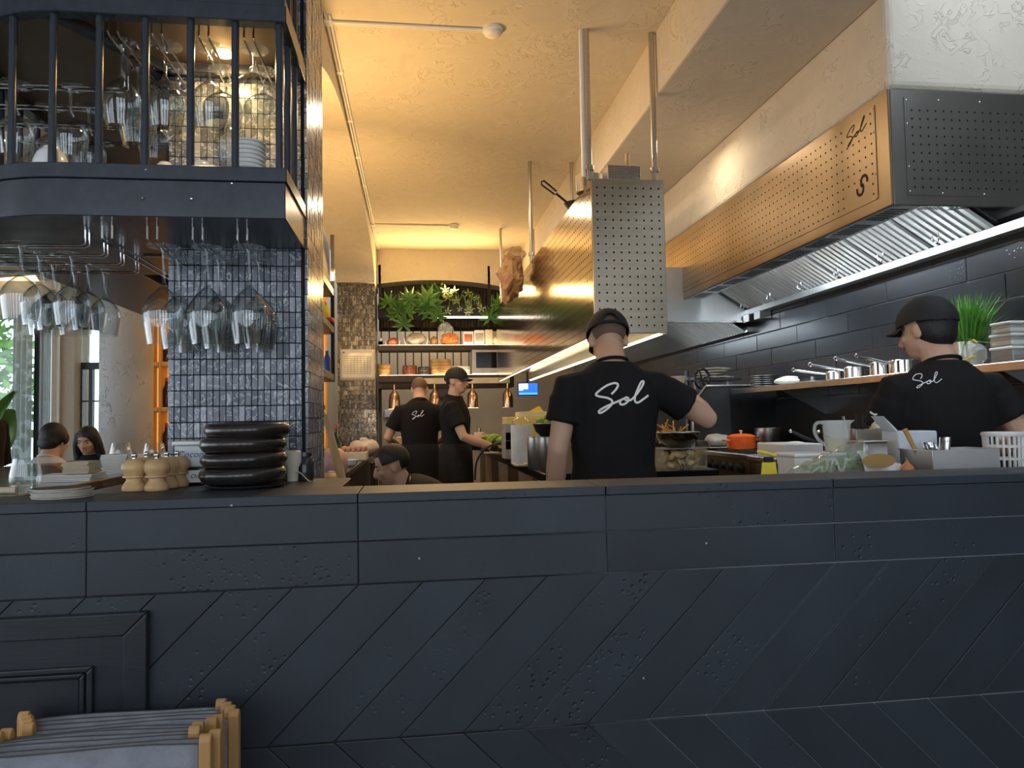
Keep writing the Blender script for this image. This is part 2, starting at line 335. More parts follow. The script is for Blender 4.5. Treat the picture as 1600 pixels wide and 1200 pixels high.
def struct(name, b, mat, parent=None, label=None, **k):
    o = obj(name, b, mat, parent, **k); o['kind'] = 'structure'
    if label: o['label'] = label
    return o
def kids(o): return [c for c in COL.objects if c.parent == o]
def dup(root, loc, rz=None, label=None, group=None):
    r = root.copy(); COL.objects.link(r); r.location = loc
    if rz is not None: r.rotation_euler = (0, 0, rz)
    if label: r['label'] = label
    if group: r['group'] = group
    for c in list(root.children):
        d = c.copy(); COL.objects.link(d); d.parent = r
        for g in list(c.children): e = g.copy(); COL.objects.link(e); e.parent = d
    return r
def move(o, loc, rz=0): o.location = loc; o.rotation_euler = (0, 0, rz); return o
def cr(pts, n=8):
    """Catmull-Rom through points"""
    P = [Vector(p) for p in pts]; out = []
    for i in range(len(P)-1):
        a = P[max(i-1, 0)]; b = P[i]; c = P[i+1]; d = P[min(i+2, len(P)-1)]
        for k in range(n):
            t = k/n; out.append(0.5*((2*b)+(c-a)*t+(2*a-5*b+4*c-d)*t*t+(3*b-a-3*c+d)*t**3))
    out.append(P[-1]); return out
def vis(o, d=None): return o
# ================================================================== THE SETTING
FLOORM = pm('floor_tile', (0.10, 0.085, 0.07), 0.4, 0, 0.15, 3)
struct('floor', B().b2((-9, -2.4, -0.1), (3.0, 13, 0)), FLOORM)
struct('ceiling', B().b2((-0.47, -2.2, 3.5), (1.39, 12.0, 3.62)), PLAST, label='cream trowelled plaster vault over the kitchen aisle')
struct('ceiling_dropped', B().b2((1.39, -2.2, 3.14), (2.07, 12.0, 3.62)), PLAST, label='dropped plaster beam beside the extraction hood', bev=0.012, seg=2)
struct('wall_bulkhead', B().b2((2.07, 2.905, 2.72), (2.87, 12.0, 3.62)), PLAST, label='white plaster bulkhead above the right hood', bev=0.03, seg=3)
# arcade wall with its arch between the two tiled pillars
arch = [(8.95, 2.98), (8.82, 3.10), (8.45, 3.22), (7.8, 3.33), (7.0, 3.42), (6.1, 3.46), (5.3, 3.44), (4.7, 3.38), (4.3, 3.30), (3.92, 3.19), (3.62, 3.06), (3.44, 2.94), (3.35, 2.78)]
arch = [tuple(p) for p in cr([(a, b, 0) for a, b in arch], 4)]
arch = [(p[0], p[1]) for p in arch]
top = [(3.0, 3.55), (9.75, 3.55), (9.75, 2.98)]
wa = B()
# spandrel as quads between the intrados and the top line so the concave outline stays clean
for x in (-0.93, -0.47):
    pass
n = len(arch)
front = [(-0.47, y, z) for y, z in arch]; back = [(-0.93, y, z) for y, z in arch]
ft = [(-0.47, y, 3.56) for y, z in arch]; bt = [(-0.93, y, 3.56) for y, z in arch]
vs = front + back + ft + bt; fs = []
for i in range(n-1):
    fs += [(i, i+1, n+i+1, n+i), (2*n+i, 2*n+i+1, i+1, i), (n+i, n+i+1, 3*n+i+1, 3*n+i)]
wa.add(vs, fs); wa.b2((-0.93, 8.95, 2.98), (-0.47, 9.75, 3.56)); wa.b2((-0.93, 2.95, 0), (-0.47, 3.35, 3.56))
struct('wall_arcade', wa, PLAST, label='plaster arcade wall with a wide arch', smooth=30)
# customers' side: ceiling and an unseen window wall, piers shaped to streak the reflections
struct('ceiling_front', B().b2((-9, -2.2, 3.5), (-0.47, 1.0, 3.62)).b2((-1.5, 1.0, 3.5), (-0.47, 2.95, 3.62)), PLAST, label='plaster ceiling over the seats in front of the bar')
struct('trim_riser', B().b2((-9, .9, 2.80), (-1.5, .999, 3.62)).b2((-1.6, 1.0, 2.951), (-1.501, 3.95, 3.62)).b2((-1.5, 3.951, 2.951), (-1.121, 4.05, 3.62)), PLAST, label='plaster step between the two ceiling heights')
wf_ = B().b2((-9, -2.4, 0), (3.0, -2.2, 0.75)).b2((-9, -2.4, 3.0), (3.0, -2.2, 3.7))
for k in range(9): wf_.b2((-9+k*1.45, -2.4, .75), (-8.62+k*1.45, -2.2, 3.0))
struct('wall_front', wf_, PLASTT, label='unseen window wall added behind the seats')
struct('wall_service', B().b2((-1.42, 8.36, 0), (-1.28, 12.0, 3.6)), PLASTG, label='wall closing the far kitchen corner')
struct('wall_clerestory', B().b2((-1.12, 2.95, 2.951), (-1.0, 9.0, 3.6)), PLAST, label='plaster upstand above the dining room ceiling')
# back of the kitchen
struct('wall_back', B().b2((-1.4, 12.0, 0), (2.8, 12.15, 3.7)), PLASTT, label='grey plaster wall at the far end')
bb = B(); N_ = 24; x0, x1 = -0.47, 1.5
for k in range(N_):
    a, b_ = k/N_, (k+1)/N_
    za = 2.98+0.13*(1-(2*a-0.75)**2*0.8); zb = 2.98+0.13*(1-(2*b_-0.75)**2*0.8)
    xa = x0+(x1-x0)*a; xb = x0+(x1-x0)*b_
    bb.prism([(xa, za), (xb, zb), (xb, 3.6), (xa, 3.6)], 'y', 9.45, 9.75)
struct('trim_1', bb, PLAST, label='curved plaster beam across the far end of the vault')
# right wall of black plank tiles
wr = struct('wall_right', B().b2((2.629, -2.2, 0), (2.80, 12, 2.19)).b2((2.88, -2.2, 2.191), (2.98, 12, 3.6)), GROUTL, label='black tiled wall behind the cooking line')
tm = None
for r in range(9):
    z1 = 2.167-0.125*r
    off = (r*0.23) % 0.606
    for c in range(12):
        y0 = 2.2-off+c*0.606
        o = obj('tile', B().box((0, 0, 0), (0.012, 0.601, 0.1205)), TILEW, wr, bev=0.003) if tm is None else obj('tile', tm, TILEW, wr, bev=0.003)
        tm = o.data; o.location = (2.6285+random.uniform(-.0012, .0012), y0+0.303, z1-0.0625)
        o.rotation_euler = (0, random.uniform(-.006, .006), random.uniform(-.003, .003))
# ------------------------------------------------------------------ near pillar clad in marble mosaic
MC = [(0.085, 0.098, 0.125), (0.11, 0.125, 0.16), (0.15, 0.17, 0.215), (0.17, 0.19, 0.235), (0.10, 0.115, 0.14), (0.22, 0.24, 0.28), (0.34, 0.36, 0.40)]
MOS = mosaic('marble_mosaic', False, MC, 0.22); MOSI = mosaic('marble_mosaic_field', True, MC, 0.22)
MOSD = mosaic('dark_marble_mosaic_field', True, [(0.030, 0.028, 0.026), (0.045, 0.042, 0.04), (0.06, 0.055, 0.05), (0.10, 0.09, 0.08), (0.03, 0.03, 0.03), (0.30, 0.27, 0.23)], 0.28)
PX0, PX1, PY0, PY1 = -0.742, -0.331, 2.34, 2.74
pil = struct('pillar', B().b2((PX0+0.006, PY0+0.006, 0), (PX1-0.006, PY1-0.006, 3.5)), GROUT, label='square pillar clad in grey marble mosaic behind the bar')
TW, TH = 0.0188, 0.0480
def tilefield(x0, x1, z0, z1, put):
    nx = int((x1-x0)/TW); nz = int((z1-z0)/TH)
    for j in range(nz):
        for i in range(nx): put(x0+(i+.5)*TW, z0+(j+.5)*TH)
cnt = [0]; tmesh = [None]; rest = B()
def putf(x, z):
    if 1.10 < z < 1.80 and cnt[0] < 300:
        if tmesh[0] is None:
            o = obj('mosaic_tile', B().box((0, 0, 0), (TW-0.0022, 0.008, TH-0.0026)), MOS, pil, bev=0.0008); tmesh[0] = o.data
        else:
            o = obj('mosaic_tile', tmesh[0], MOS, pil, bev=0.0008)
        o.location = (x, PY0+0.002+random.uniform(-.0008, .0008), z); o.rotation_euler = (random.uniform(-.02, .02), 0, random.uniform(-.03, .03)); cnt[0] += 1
    else:
        rest.box((x, PY0+0.002+random.uniform(-.0008, .0008), z), (TW-0.0022, 0.008, TH-0.0026))
tilefield(PX0, PX1, 1.02, 2.98, putf)
ny = int((PY1-PY0)/TW)
for j in range(int(2.2/TH)):
    for i in range(ny):
        rest.box((PX1-0.002+random.uniform(-.0008, .0008), PY0+(i+.5)*TW, 0.98+(j+.5)*TH), (0.008, TW-0.0022, TH-0.0026))
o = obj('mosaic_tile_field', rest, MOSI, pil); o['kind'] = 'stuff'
# far pillar
FX0, FX1, FY = -0.925, -0.478, 9.05
fp = struct('pillar_far', B().b2((FX0+.005, FY+.005, 0), (FX1-.005, FY+.5, 2.98)), GROUT, label='far tiled pillar under the plaster arch')
rest = B()
for j in range(int(2.2/0.055)):
    for i in range(int((FX1-FX0)/0.0223)):
        rest.box((FX0+(i+.5)*0.0223, FY, 0.8+(j+.5)*0.055), (0.020, 0.008, 0.052), rot=Matrix.Rotation(random.uniform(-.05, .05), 3, 'Z') @ Matrix.Rotation(random.uniform(-.05, .05), 3, 'X'))
    for i in range(20):
        rest.box((FX1, FY+(i+.5)*0.025, 0.8+(j+.5)*0.055), (0.008, 0.0225, 0.052))
o = obj('mosaic_tile_field', rest, MOSD, fp); o['kind'] = 'stuff'

# ================================================================== BAR COUNTER
ct = thing('bar_counter', 'long black stone-clad bar counter with chevron planks across the foreground', 'counter')
Y0 = 1.80; TL = 0.606; JX = -0.745-TL*3
obj('core', B().b2((-2.6, Y0+0.004, 0), (2.61, Y0+0.19, 1.107)), GRADED, ct)
tiles = {}
def ctile(name, key, mk, loc):
    if key not in tiles: tiles[key] = mk().mesh(name)
    o = obj(name, tiles[key], TILE, ct, bev=0.0016, seg=2); o.location = loc
    o.rotation_euler = (random.uniform(-.0015, .0015), 0, random.uniform(-.0012, .0012)); return o
for k in range(9):
    x = JX+k*TL
    if x+TL > 2.62: break
    ctile('top_slab', 'cap', lambda: B().b2((0.0012, -0.004, 0), (TL-0.0012, 0.21, 0.022)), (x, Y0, 1.108))
    ctile('face_tile', 'r1', lambda: B().b2((0.0012, 0, 0.001), (TL-0.0012, 0.014, 0.0905)), (x, Y0, 1.0165))
    ctile('face_tile', 'r2', lambda: B().b2((0.0012, 0, 0.001), (TL-0.0012, 0.014, 0.0995)), (x, Y0, 0.9155))
    ctile('plinth_tile', 'r5', lambda: B().b2((0.0012, 0, 0), (TL-0.0012, 0.014, 0.188)), (x, Y0, 0))
PW = TL/4; H = 0.361
for k in range(-2, 34):
    x = JX+k*PW
    if x+PW > 2.62: break
    ctile('chevron_plank', 'ch', lambda: B().prism([(0.0014, H-.001), (PW-0.0014, H-.001), (PW-0.0014-H, .001), (0.0014-H, .001)], 'y', 0, 0.014), (x, Y0+random.uniform(-.001, .001), 0.5535))
    ctile('chevron_plank', 'ch2', lambda: B().prism([(0.0014-H, H-.001), (PW-0.0014-H, H-.001), (PW-0.0014, .001), (0.0014, .001)], 'y', 0, 0.014), (x, Y0+random.uniform(-.001, .001), 0.1915))
# back ledge of the bar station on the left (same height, carries the bowls and mills)
bs = thing('bar_station', 'dark work ledge behind the bar counter beside the mosaic pillar', 'counter')
obj('worktop', B().b2((-0.87, Y0+0.213, 1.100), (-0.20, PY0-0.005, 1.129)), pm('ledge_top', (0.03, 0.028, 0.027), 0.4), bs, bev=0.003)
obj('body', B().b2((-0.86, Y0+0.215, 0), (-0.21, PY0-0.03, 1.10)), MATTEB, bs)

# black panelled door leaning in front of the chevrons at lower left
dp = thing('panel_door', 'black painted wooden panel with mitred frame fixed low on the counter front', 'panel')
X1 = -0.607; ZT = 0.880; X0 = -1.75; yb = Y0-0.024
def mit(xa, xb, za, zb, wf, y0, y1, nm):
    obj(nm, B().prism([(xa, zb), (xb, zb), (xb-wf, zb-wf), (xa+wf, zb-wf)], 'y', y0, y1), BLKWOOD, dp, bev=0.003, seg=2)
    obj(nm, B().prism([(xb, zb-.0008), (xb, za), (xb-wf, za), (xb-wf, zb-wf-.0008)], 'y', y0, y1), BLKWOOD, dp, bev=0.003, seg=2)
mit(X0, X1, 0.05, ZT, 0.050, yb, Y0-0.001, 'frame_board')
obj('field', B().b2((X0+.05, yb+0.008, 0.05), (X1-0.0515, Y0-.002, ZT-0.0515)), BLKWOOD, dp)
mit(X0+.1, X1-0.112, 0.06, ZT-0.112, 0.012, yb-0.004, yb+0.009, 'inner_moulding')
mit(X0+.1, X1-0.130, 0.06, ZT-0.127, 0.010, yb-0.002, yb+0.009, 'inner_moulding')
obj('centre_panel', B().b2((X0+.12, yb+0.003, 0.06), (X1-0.142, yb+0.0085, ZT-0.139)), BLKWOOD, dp, bev=0.002)

# folded canvas stools stacked against the counter, lower left
CW = 0.405
def stool(x1, ztop, y, i, label):
    t = thing('folding_canvas_stool', label, 'stool', (x1, y, 0), 0, 'folded canvas stools leaning against the counter')
    for sx in (0, -CW):
        prof = [(-0.016, 0), (0.006, 0), (0.006, ztop-0.016), (0.002, ztop-0.006), (-0.006, ztop), (-0.012, ztop-0.004), (-0.016, ztop-0.014)]
        obj('post', B().prism([(p[0], p[1]) for p in prof], 'x', sx-0.011, sx+0.011), WOODF, t, bev=0.003, seg=2)
    obj('canvas', B().grid(lambda u, v: Vector((-CW+0.012+(CW-0.024)*u, -0.004*math.sin(v*PI)-0.002+0.004*math.sin(7*u+i), ztop-0.022+0.004*math.sin(u*PI)-v*0.36)), 16, 10), CANVAS, t, smooth=60, solid=0.012)
    obj('crossbar', B().b2((-CW+.011, -0.012, 0.16), (-0.011, 0.0, 0.19)), WOODF, t, bev=0.002)
WORDS = ['rearmost, tight against the counter', 'second from the counter', 'third from the counter', 'fourth from the counter, its right post standing tall', 'fifth from the counter', 'sixth from the counter', 'seventh from the counter, set further left', 'eighth from the counter, set further left', 'ninth from the counter, next to the front one', 'the front one nearest the viewer']
SP = [(352, 1089, 1.74), (360, 1094, 1.715), (366, 1099, 1.69), (372, 1105, 1.665), (347, 1113, 1.63), (337, 1117, 1.605), (316, 1124, 1.57), (311, 1130, 1.545), (343, 1136, 1.51), (328, 1143, 1.48)]
for i, (px, py, y) in enumerate(SP):
    p = at(px-5, py, y)
    stool(p.x, p.z, y, i, 'folded wooden stool with grey canvas, '+WORDS[i])

# ================================================================== SUSPENDED BAR SHELF (upper left)
SF = 1.98; SX = -0.331
def outline(inset=0.0, yb_=3.9):
    pts = [(SX-inset, SF+inset)]
    cx, cy, rx, ry = -0.90, 2.50, 0.42-inset, 0.52-inset
    for k in range(15):
        a = -PI/2-(PI/2)*k/14; pts.append((cx+rx*math.cos(a), cy+ry*math.sin(a)))
    pts += [(-1.32+inset, yb_), (-0.96-inset, yb_), (-0.96-inset, 2.76), (-0.752-inset, 2.76), (-0.752-inset, 2.335-inset), (SX-inset, 2.335-inset)]
    return pts
ub = thing('bar_shelf', 'black steel two-tier shelf with railing hanging over the bar around the mosaic pillar', 'shelf')
obj('lower_fascia', B().prism(outline(0.004), 'z', 1.840, 1.937), BLACKM, ub, smooth=25, bev=0.002)
obj('lower_ring', B().prism(outline(0.0), 'z', 1.938, 1.977), BLACKM, ub, smooth=25, bev=0.002)
def ringband(inset_o, inset_i, z0, z1):
    o = outline(inset_o); i = outline(inset_i); b = B(); n = len(o)
    b.add([(x, y, z0) for x, y in o]+[(x, y, z1) for x, y in o]+[(x, y, z0) for x, y in i]+[(x, y, z1) for x, y in i],
          [f for k in range(n) for f in [(k, (k+1) % n, n+(k+1) % n, n+k), (2*n+k, 3*n+k, 3*n+(k+1) % n, 2*n+(k+1) % n), (k, 2*n+k, 2*n+(k+1) % n, (k+1) % n), (n+k, n+(k+1) % n, 3*n+(k+1) % n, 3*n+k)]])
    return b
obj('upper_ring', ringband(0.0, 0.04, 2.372, 2.418), BLACKM, ub, smooth=25, bev=0.002)
obj('upper_plate', B().prism(outline(0.02), 'z', 2.402, 2.412), pm('bronze_plate', (0.20, 0.16, 0.11), 0.4, 0.6, 0.1), ub)
obj('upper_fascia', ringband(0.004, 0.03, 2.4185, 2.440), BLACKM, ub, smooth=25)
obj('cross_beam', B().prism([(-0.95, 2.02), (-0.92, 2.02), (-0.72, 2.33), (-0.75, 2.33)], 'z', 2.372, 2.401), BLACKM, ub)
# railing posts follow the outline
path = [Vector((x, y, 0)) for x, y in outline(0.020)]
path = [Vector((SX-0.02, 2.3, 0))] + path[:-6] + [Vector((-1.30, 3.8, 0))]
def along(pth, step, start):
    out = []; d = start
    for a, b_ in zip(pth, pth[1:]):
        l = (b_-a).length
        while d <= l: out.append(a+(b_-a)*(d/l)); d += step
        d -= l
    return out
L1 = (path[1]-path[0]).length
side = [Vector((SX-0.02, 2.0+0.115*k, 0)) for k in range(1, 3)]
frontp = along(path[1:], 0.1135, 0.002)
pmh = None
for i, p in enumerate(frontp+side):
    if pmh is None: pmh = B().cyl((0, 0, 0), (0, 0, 0.396), 0.0098, n=10).mesh('post', 40)
    o = obj('post', pmh, BLACKM, ub); o.location = (p.x, p.y, 1.977)
pm2 = B().cyl((0, 0, 0), (0, 0, 0.40), 0.0098, n=10).mesh('post', 40)
for p in frontp+side:
    o = obj('post', pm2, BLACKM, ub); o.location = (p.x, p.y, 2.44)
sb = B()
for (px, py) in ((223, 309), (299, 310), (228, 265), (362, 286)):
    p = at(px, py, SF); sb.sph((p.x, p.y+0.002, p.z), 0.0035, 8, 6)
obj('screw_heads', sb, CHROME, ub)['kind'] = 'stuff'
# hanging rods from the ceiling at the pillar side
for (px, pyt, pyb, Y) in ((497, 252, 402, 5.3), (528, 425, 470, 5.2)):
    pass
# wire glass racks ------------------------------------------------------------------
WIRE = 0.0028
def rack_depth(t, xs, z, y0, y1, half):
    for x in xs:
        b = B()
        for s in (-1, 1):
            b.tube([(x+s*half, y0, z), (x+s*half, y0, z-0.046), (x+s*half, y0+0.012, z-0.052), (x+s*half, y1, z-0.052), (x+s*half, y1, z-0.002)], WIRE, 6)
        b.tube([(x-half, y1-0.01, z-0.052), (x+half, y1-0.01, z-0.052)], WIRE, 6)
        obj('rail', b, CHROME, t, smooth=50)
    obj('cross_wire', B().tube([(min(xs)-half-0.04, y1-0.16, z-0.002), (max(xs)+half+0.05, y1-0.16, z-0.002), (max(xs)+half+0.05, y1-0.16, z-0.04)], WIRE, 6), CHROME, t, smooth=50)
def edge_x(y): return -.90-.395*math.sqrt(max(0, 1-max(0, (2.50-y)/.50)**2))
def rack_across(t, ys, z, x0, x1, half):
    for y in ys:
        x0 = edge_x(y-half)
        b = B()
        for s in (-1, 1):
            b.tube([(x0, y+s*half, z), (x0, y+s*half, z-0.046), (x0+0.01, y+s*half, z-0.052), (x1-.01, y+s*half, z-0.052), (x1, y+s*half, z-0.046), (x1, y+s*half, z)], WIRE, 6)
        obj('rail', b, CHROME, t, smooth=50)
def wine_glass(name, label, hgt, rb, rr, rf, group):
    """hangs upside down: origin at the foot, bowl below"""
    t = thing(name, label, 'glass', (0, 0, 0), 0, group)
    f = B().lathe([(0, 0.002), (rf*.6, 0.0015), (rf, 0), (rf, -0.0015), (rf*.55, -0.003), (0.008, -0.006), (0, -0.006)], 28)
    obj('foot', f, GLASS, t, smooth=40)
    sl = hgt*0.40
    s = B().lathe([(0, -0.006), (0.008, -0.006), (0.0042, -0.02), (0.0036, -sl*.6), (0.0045, -sl+0.01), (0.010, -sl), (0, -sl)], 12)
    obj('stem', s, GLASS, t, smooth=40)
    H = hgt-sl; pr = []
    for k in range(19):
        u = k/18; r = rb*math.sin(min(1.0, u*2.05)*PI/2)**0.75 if u < 0.49 else rb+(rr-rb)*((u-0.49)/0.51)**1.25
        pr.append((max(r, 0.006), -sl-H*u))
    inn = [(r-0.0012, z+0.0004) for r, z in pr[::-1]]; inn[-1] = (0.0, pr[0][1]-0.003)
    obj('bowl', B().lathe([(0, pr[0][1])]+pr+inn, 32), GLASS, t, smooth=50)
    return t
BIG = wine_glass('wine_glass', 'x', 0.272, 0.0525, 0.040, 0.044, 'large wine glasses hanging by their feet in the lower rack')
MED = wine_glass('wine_glass', 'x', 0.205, 0.0470, 0.039, 0.042, 'small wine glasses hanging in the lower crosswise rack')
ORD = ['front', 'middle', 'rear']
rk = thing('glass_rack', 'chrome wire rack with rails running back under the lower bar shelf', 'rack')
LZ = 1.839
chx = [at(160, 345, 2.0).x, at(232, 345, 2.0).x, at(304, 345, 2.0).x, at(375, 345, 2.0).x]
rack_depth(rk, chx, LZ, 2.03, 2.60, 0.0125)
first = True
CN = ['left', 'middle', 'right']
for c in (1, 2, 3):
    for k in range(3):
        loc = (chx[c]+random.uniform(-.004, .004), 2.11+0.125*k+random.uniform(-.01, .01), LZ-0.0475)
        lb = 'large wine glass hanging %s in the %s row under the lower bar shelf' % (ORD[k], CN[c-1])
        if first: BIG.location = loc; BIG['label'] = lb; first = False
        else: dup(BIG, loc, random.uniform(0, 6), lb)
rk2 = thing('glass_rack', 'chrome wire rack with crosswise rails under the left end of the lower bar shelf', 'rack')
ysr = [2.10, 2.22, 2.34, 2.46]
rack_across(rk2, ysr, LZ, -1.26, -0.875, 0.0125)
GP = [(33, 0), (62, 1), (113, 1), (84, 2), (138, 2), (117, 3), (164, 3), (70, 3)]
NM = ['nearest the left edge of the photo', 'second from the left edge', 'in front at the middle of the cluster', 'in the third rail towards the left', 'in the third rail towards the right', 'in the rear rail at the middle', 'in the rear rail by the exit sign', 'in the rear rail at its left end']
first = True
for (px, k), nm in zip(GP, NM):  # lower crosswise rack
    loc = (at(px, 420, ysr[k]).x, ysr[k], LZ-0.0475); lb = 'small wine glass hanging from the crosswise rack, '+nm
    if first: MED.location = loc; MED['label'] = lb; first = False
    else: dup(MED, loc, random.uniform(0, 6), lb)
# upper tier racks and glasses
UZ = 2.401
rk3 = thing('glass_rack', 'chrome wire rack with rails running back under the upper bar shelf', 'rack')
chu = [at(178, 60, 2.05).x, at(247, 60, 2.05).x, at(320, 60, 2.05).x, at(390, 60, 2.05).x]
rack_depth(rk3, chu, UZ, 2.04, 2.62, 0.0125)
UN = ['leftmost', 'second', 'third', 'rightmost']
COUPE = wine_glass('coupe_glass', 'x', 0.17, 0.056, 0.052, 0.040, 'coupe glasses hanging under the upper shelf')
first = True
for c in range(4):
    for k in range(3 if c in (0, 2) else 2):
        loc = (chu[c]+random.uniform(-.004, .004), 2.10+0.13*k, UZ-0.0475)
        if (c == 3) or (k == 1 and c == 2) or (k == 1 and c == 1):
            lb = 'wide coupe glass hanging %s in the %s row behind the upper railing' % (ORD[k], UN[c])
            if first: COUPE.location = loc; COUPE['label'] = lb; first = False
            else: dup(COUPE, loc, random.uniform(0, 6), lb)
        else:
            g = dup(BIG, loc, random.uniform(0, 6), 'large wine glass hanging %s in the %s row behind the upper railing' % (ORD[k], UN[c]), 'large wine glasses hanging behind the upper railing')
            g.scale = (1, 1, 0.88)
rk4 = thing('glass_rack', 'chrome wire rack with crosswise rails at the left of the upper bar shelf', 'rack')
ysu = [2.16, 2.30, 2.44, 2.58]
rack_across(rk4, ysu, 2.30, -1.27, -0.80, 0.0125)
for yy in ysu:
    for xx in (edge_x(yy-.0125), -.80): obj('hanger', B().b2((xx-.005, yy-.014, 2.301), (xx+.005, yy+.014, 2.3995)), BLACKM, rk4)
UP = [(25, 0), (110, 0), (80, 1), (140, 1), (58, 2), (130, 2), (98, 3), (160, 3), (40, 3)]
UNM = ['left end of the front rail', 'right end of the front rail', 'left in the second rail', 'right in the second rail', 'left in the third rail', 'right in the third rail', 'middle of the rear rail', 'right end of the rear rail', 'left end of the rear rail']
for (px, k), nm in zip(UP, UNM):
    loc = (at(px, 160, ysu[k]).x, ysu[k], 2.30-0.0475)
    dup(MED, loc, random.uniform(0, 6), 'small wine glass hanging from the upper crosswise rack, '+nm, 'small wine glasses hanging in the upper crosswise rack')
# crockery standing on the lower tier
SZ = 1.9775
bowl_prof = [(0, 0), (0.020, 0), (0.022, 0.004), (0.032, 0.012), (0.037, 0.024), (0.0375, 0.0262), (0.0415, 0.0272), (0.0425, 0.030), (0.0415, 0.0322), (0.0375, 0.031), (0.032, 0.016), (0.02, 0.007), (0, 0.006)]
bmh = B().lathe([(r*1.12, z) for r, z in bowl_prof], 28).mesh('white_bowl', 40)
bp_ = at(388, 256, 2.10)
BO = ['lowest', 'second', 'third', 'fourth', 'fifth', 'sixth', 'topmost']
for k in range(7):
    o = obj('white_bowl', bmh, PORC); o.location = (bp_.x+random.uniform(-.001, .001), 2.10, SZ+0.0003+k*0.0122)
    tag(o, 'small white bowl, %s of the stack on the bar shelf' % BO[k], 'bowl', 'stacked white bowls on the bar shelf')
def cup(px, Y, sc, label):
    p = at(px, 250, Y)
    t = thing('upturned_cup', label, 'cup', (p.x, Y, SZ+.0005), random.uniform(0, 6), 'upturned white cups on the bar shelf')
    pr = [(0.044, 0), (0.0435, 0.004), (0.040, 0.022), (0.033, 0.042), (0.022, 0.055), (0.019, 0.056), (0.018, 0.060), (0.016, 0.0605), (0.014, 0.055), (0, 0.054)]
    obj('body', B().lathe([(r*sc, z*sc) for r, z in pr], 26), PORC, t, smooth=45)
    obj('handle', B().tube([Vector((0.036+0.016*math.sin(a), 0, 0.028-0.016*math.cos(a)))*sc for a in [PI*k/8 for k in range(9)]], 0.003*sc, 8), PORC, t, smooth=60)
cup(80, 2.06, 1.05, 'large white cup upturned at the left of the bar shelf'); cup(258, 2.12, 0.85, 'white cup upturned at the middle of the bar shelf')
cup(316, 2.12, 0.95, 'white cup upturned beside the bowl stack'); cup(425, 2.16, 0.7, 'white cup upturned right behind the bowl stack'); cup(345, 2.22, 0.7, 'small white cup upturned behind the bowl stack')
tum = B().lathe([(0, 0), (0.026, 0), (0.030, 0.01), (0.036, 0.045), (0.036, 0.075), (0.0345, 0.075), (0.0345, 0.045), (0.0285, 0.012), (0, 0.008)], 24).mesh('cut_glass_tumbler', 45)
for i, (px, Y) in enumerate(((8, 2.28), (40, 2.26), (30, 2.36), (60, 2.34), (5, 2.42))):
    o = obj('cut_glass_tumbler', tum, GLASS); p = at(px, 240, Y); o.location = (p.x, Y, SZ+.0005)
    tag(o, 'clear glass tumbler standing at the left end of the bar shelf, ' + ['front left', 'front right', 'middle', 'rear right', 'rear left'][i], 'glass', 'tumblers on the bar shelf')
# wooden crate glimpsed on the upper tier
t = thing('wooden_crate', 'reddish wooden crate standing on the upper bar shelf at the top edge', 'crate', (-0.52, 2.20, 2.413))
for k in range(3): obj('board', B().b2((-.16, -.06, 0.002+k*.075), (.16, -.045, .072+k*.075)), pm('crate_wood', (0.30, 0.12, 0.04), .55, 0, .3, 10, stretch=(.2, 1, 1)), t, bev=.002)
for s in (-1, 1): obj('end', B().b2((s*.16-.008, -.045, 0.002), (s*.16+.008, .12, .222)), MATS['crate_wood'], t, bev=.002)
obj('back', B().b2((-.15, .105, 0.002), (.15, .12, .222)), MATS['crate_wood'], t)
# small warm lamp under the upper plate
lp = tag(obj('puck_lamp', B().lathe([(0, 0), (0.022, 0), (0.024, -0.004), (0.024, -0.010), (0, -0.010)], 20), emit('warm_lamp', (1.0, 0.72, 0.4), 6)), 'small round warm lamp under the upper bar shelf', 'lamp')
lp.location = (-0.55, 2.22, 2.4015)
area('puck_light', (-0.55, 2.22, 2.389), (0.05, 0.05), (-0.55, 2.22, 0), 3.5, WARM, 'DISK')
# ================================================================== EXTRACTION HOODS
def ribbon(b, pts, nrm, w, up=0.0006):
    pts = [Vector(p) for p in pts]; nrm = Vector(nrm).normalized(); vs = []; k = len(pts)
    for i, p in enumerate(pts):
        t = (pts[min(i+1, k-1)]-pts[max(i-1, 0)]).normalized(); s = t.cross(nrm).normalized()
        ww = w if not callable(w) else w(i/(k-1))
        vs += [p+nrm*up+s*ww/2, p+nrm*up-s*ww/2]
    return b.add(vs, [(2*i, 2*i+1, 2*i+3, 2*i+2) for i in range(k-1)])
# the handwritten word, traced in a unit frame (x right, y up), one stroke per letter group
SOL = [
    [(0.27, 0.62), (0.36, 0.78), (0.40, 0.93), (0.34, 1.0), (0.20, 0.94), (0.06, 0.78), (0.0, 0.66), (0.06, 0.58), (0.20, 0.50), (0.28, 0.38), (0.25, 0.22), (0.14, 0.06), (0.06, 0.0), (0.05, 0.08), (0.16, 0.20), (0.34, 0.32), (0.46, 0.40)],
    [(0.52, 0.44), (0.44, 0.38), (0.42, 0.26), (0.48, 0.22), (0.56, 0.30), (0.58, 0.42), (0.53, 0.46), (0.52, 0.38), (0.60, 0.34), (0.68, 0.42), (0.80, 0.64), (0.90, 0.86), (0.92, 0.97), (0.87, 0.96), (0.80, 0.78), (0.72, 0.50), (0.71, 0.30), (0.77, 0.24), (0.88, 0.34), (1.0, 0.46)],
]
def dots(b, cen, ax, ay, nrm, r, n=8, up=0.0007):
    cen = Vector(cen); b.add([cen+nrm*up+ax*r*math.cos(2*PI*k/n)+ay*r*math.sin(2*PI*k/n) for k in range(n)], [tuple(range(n))])
EX, EY, EZ = Vector((1, 0, 0)), Vector((0, 1, 0)), Vector((0, 0, 1))
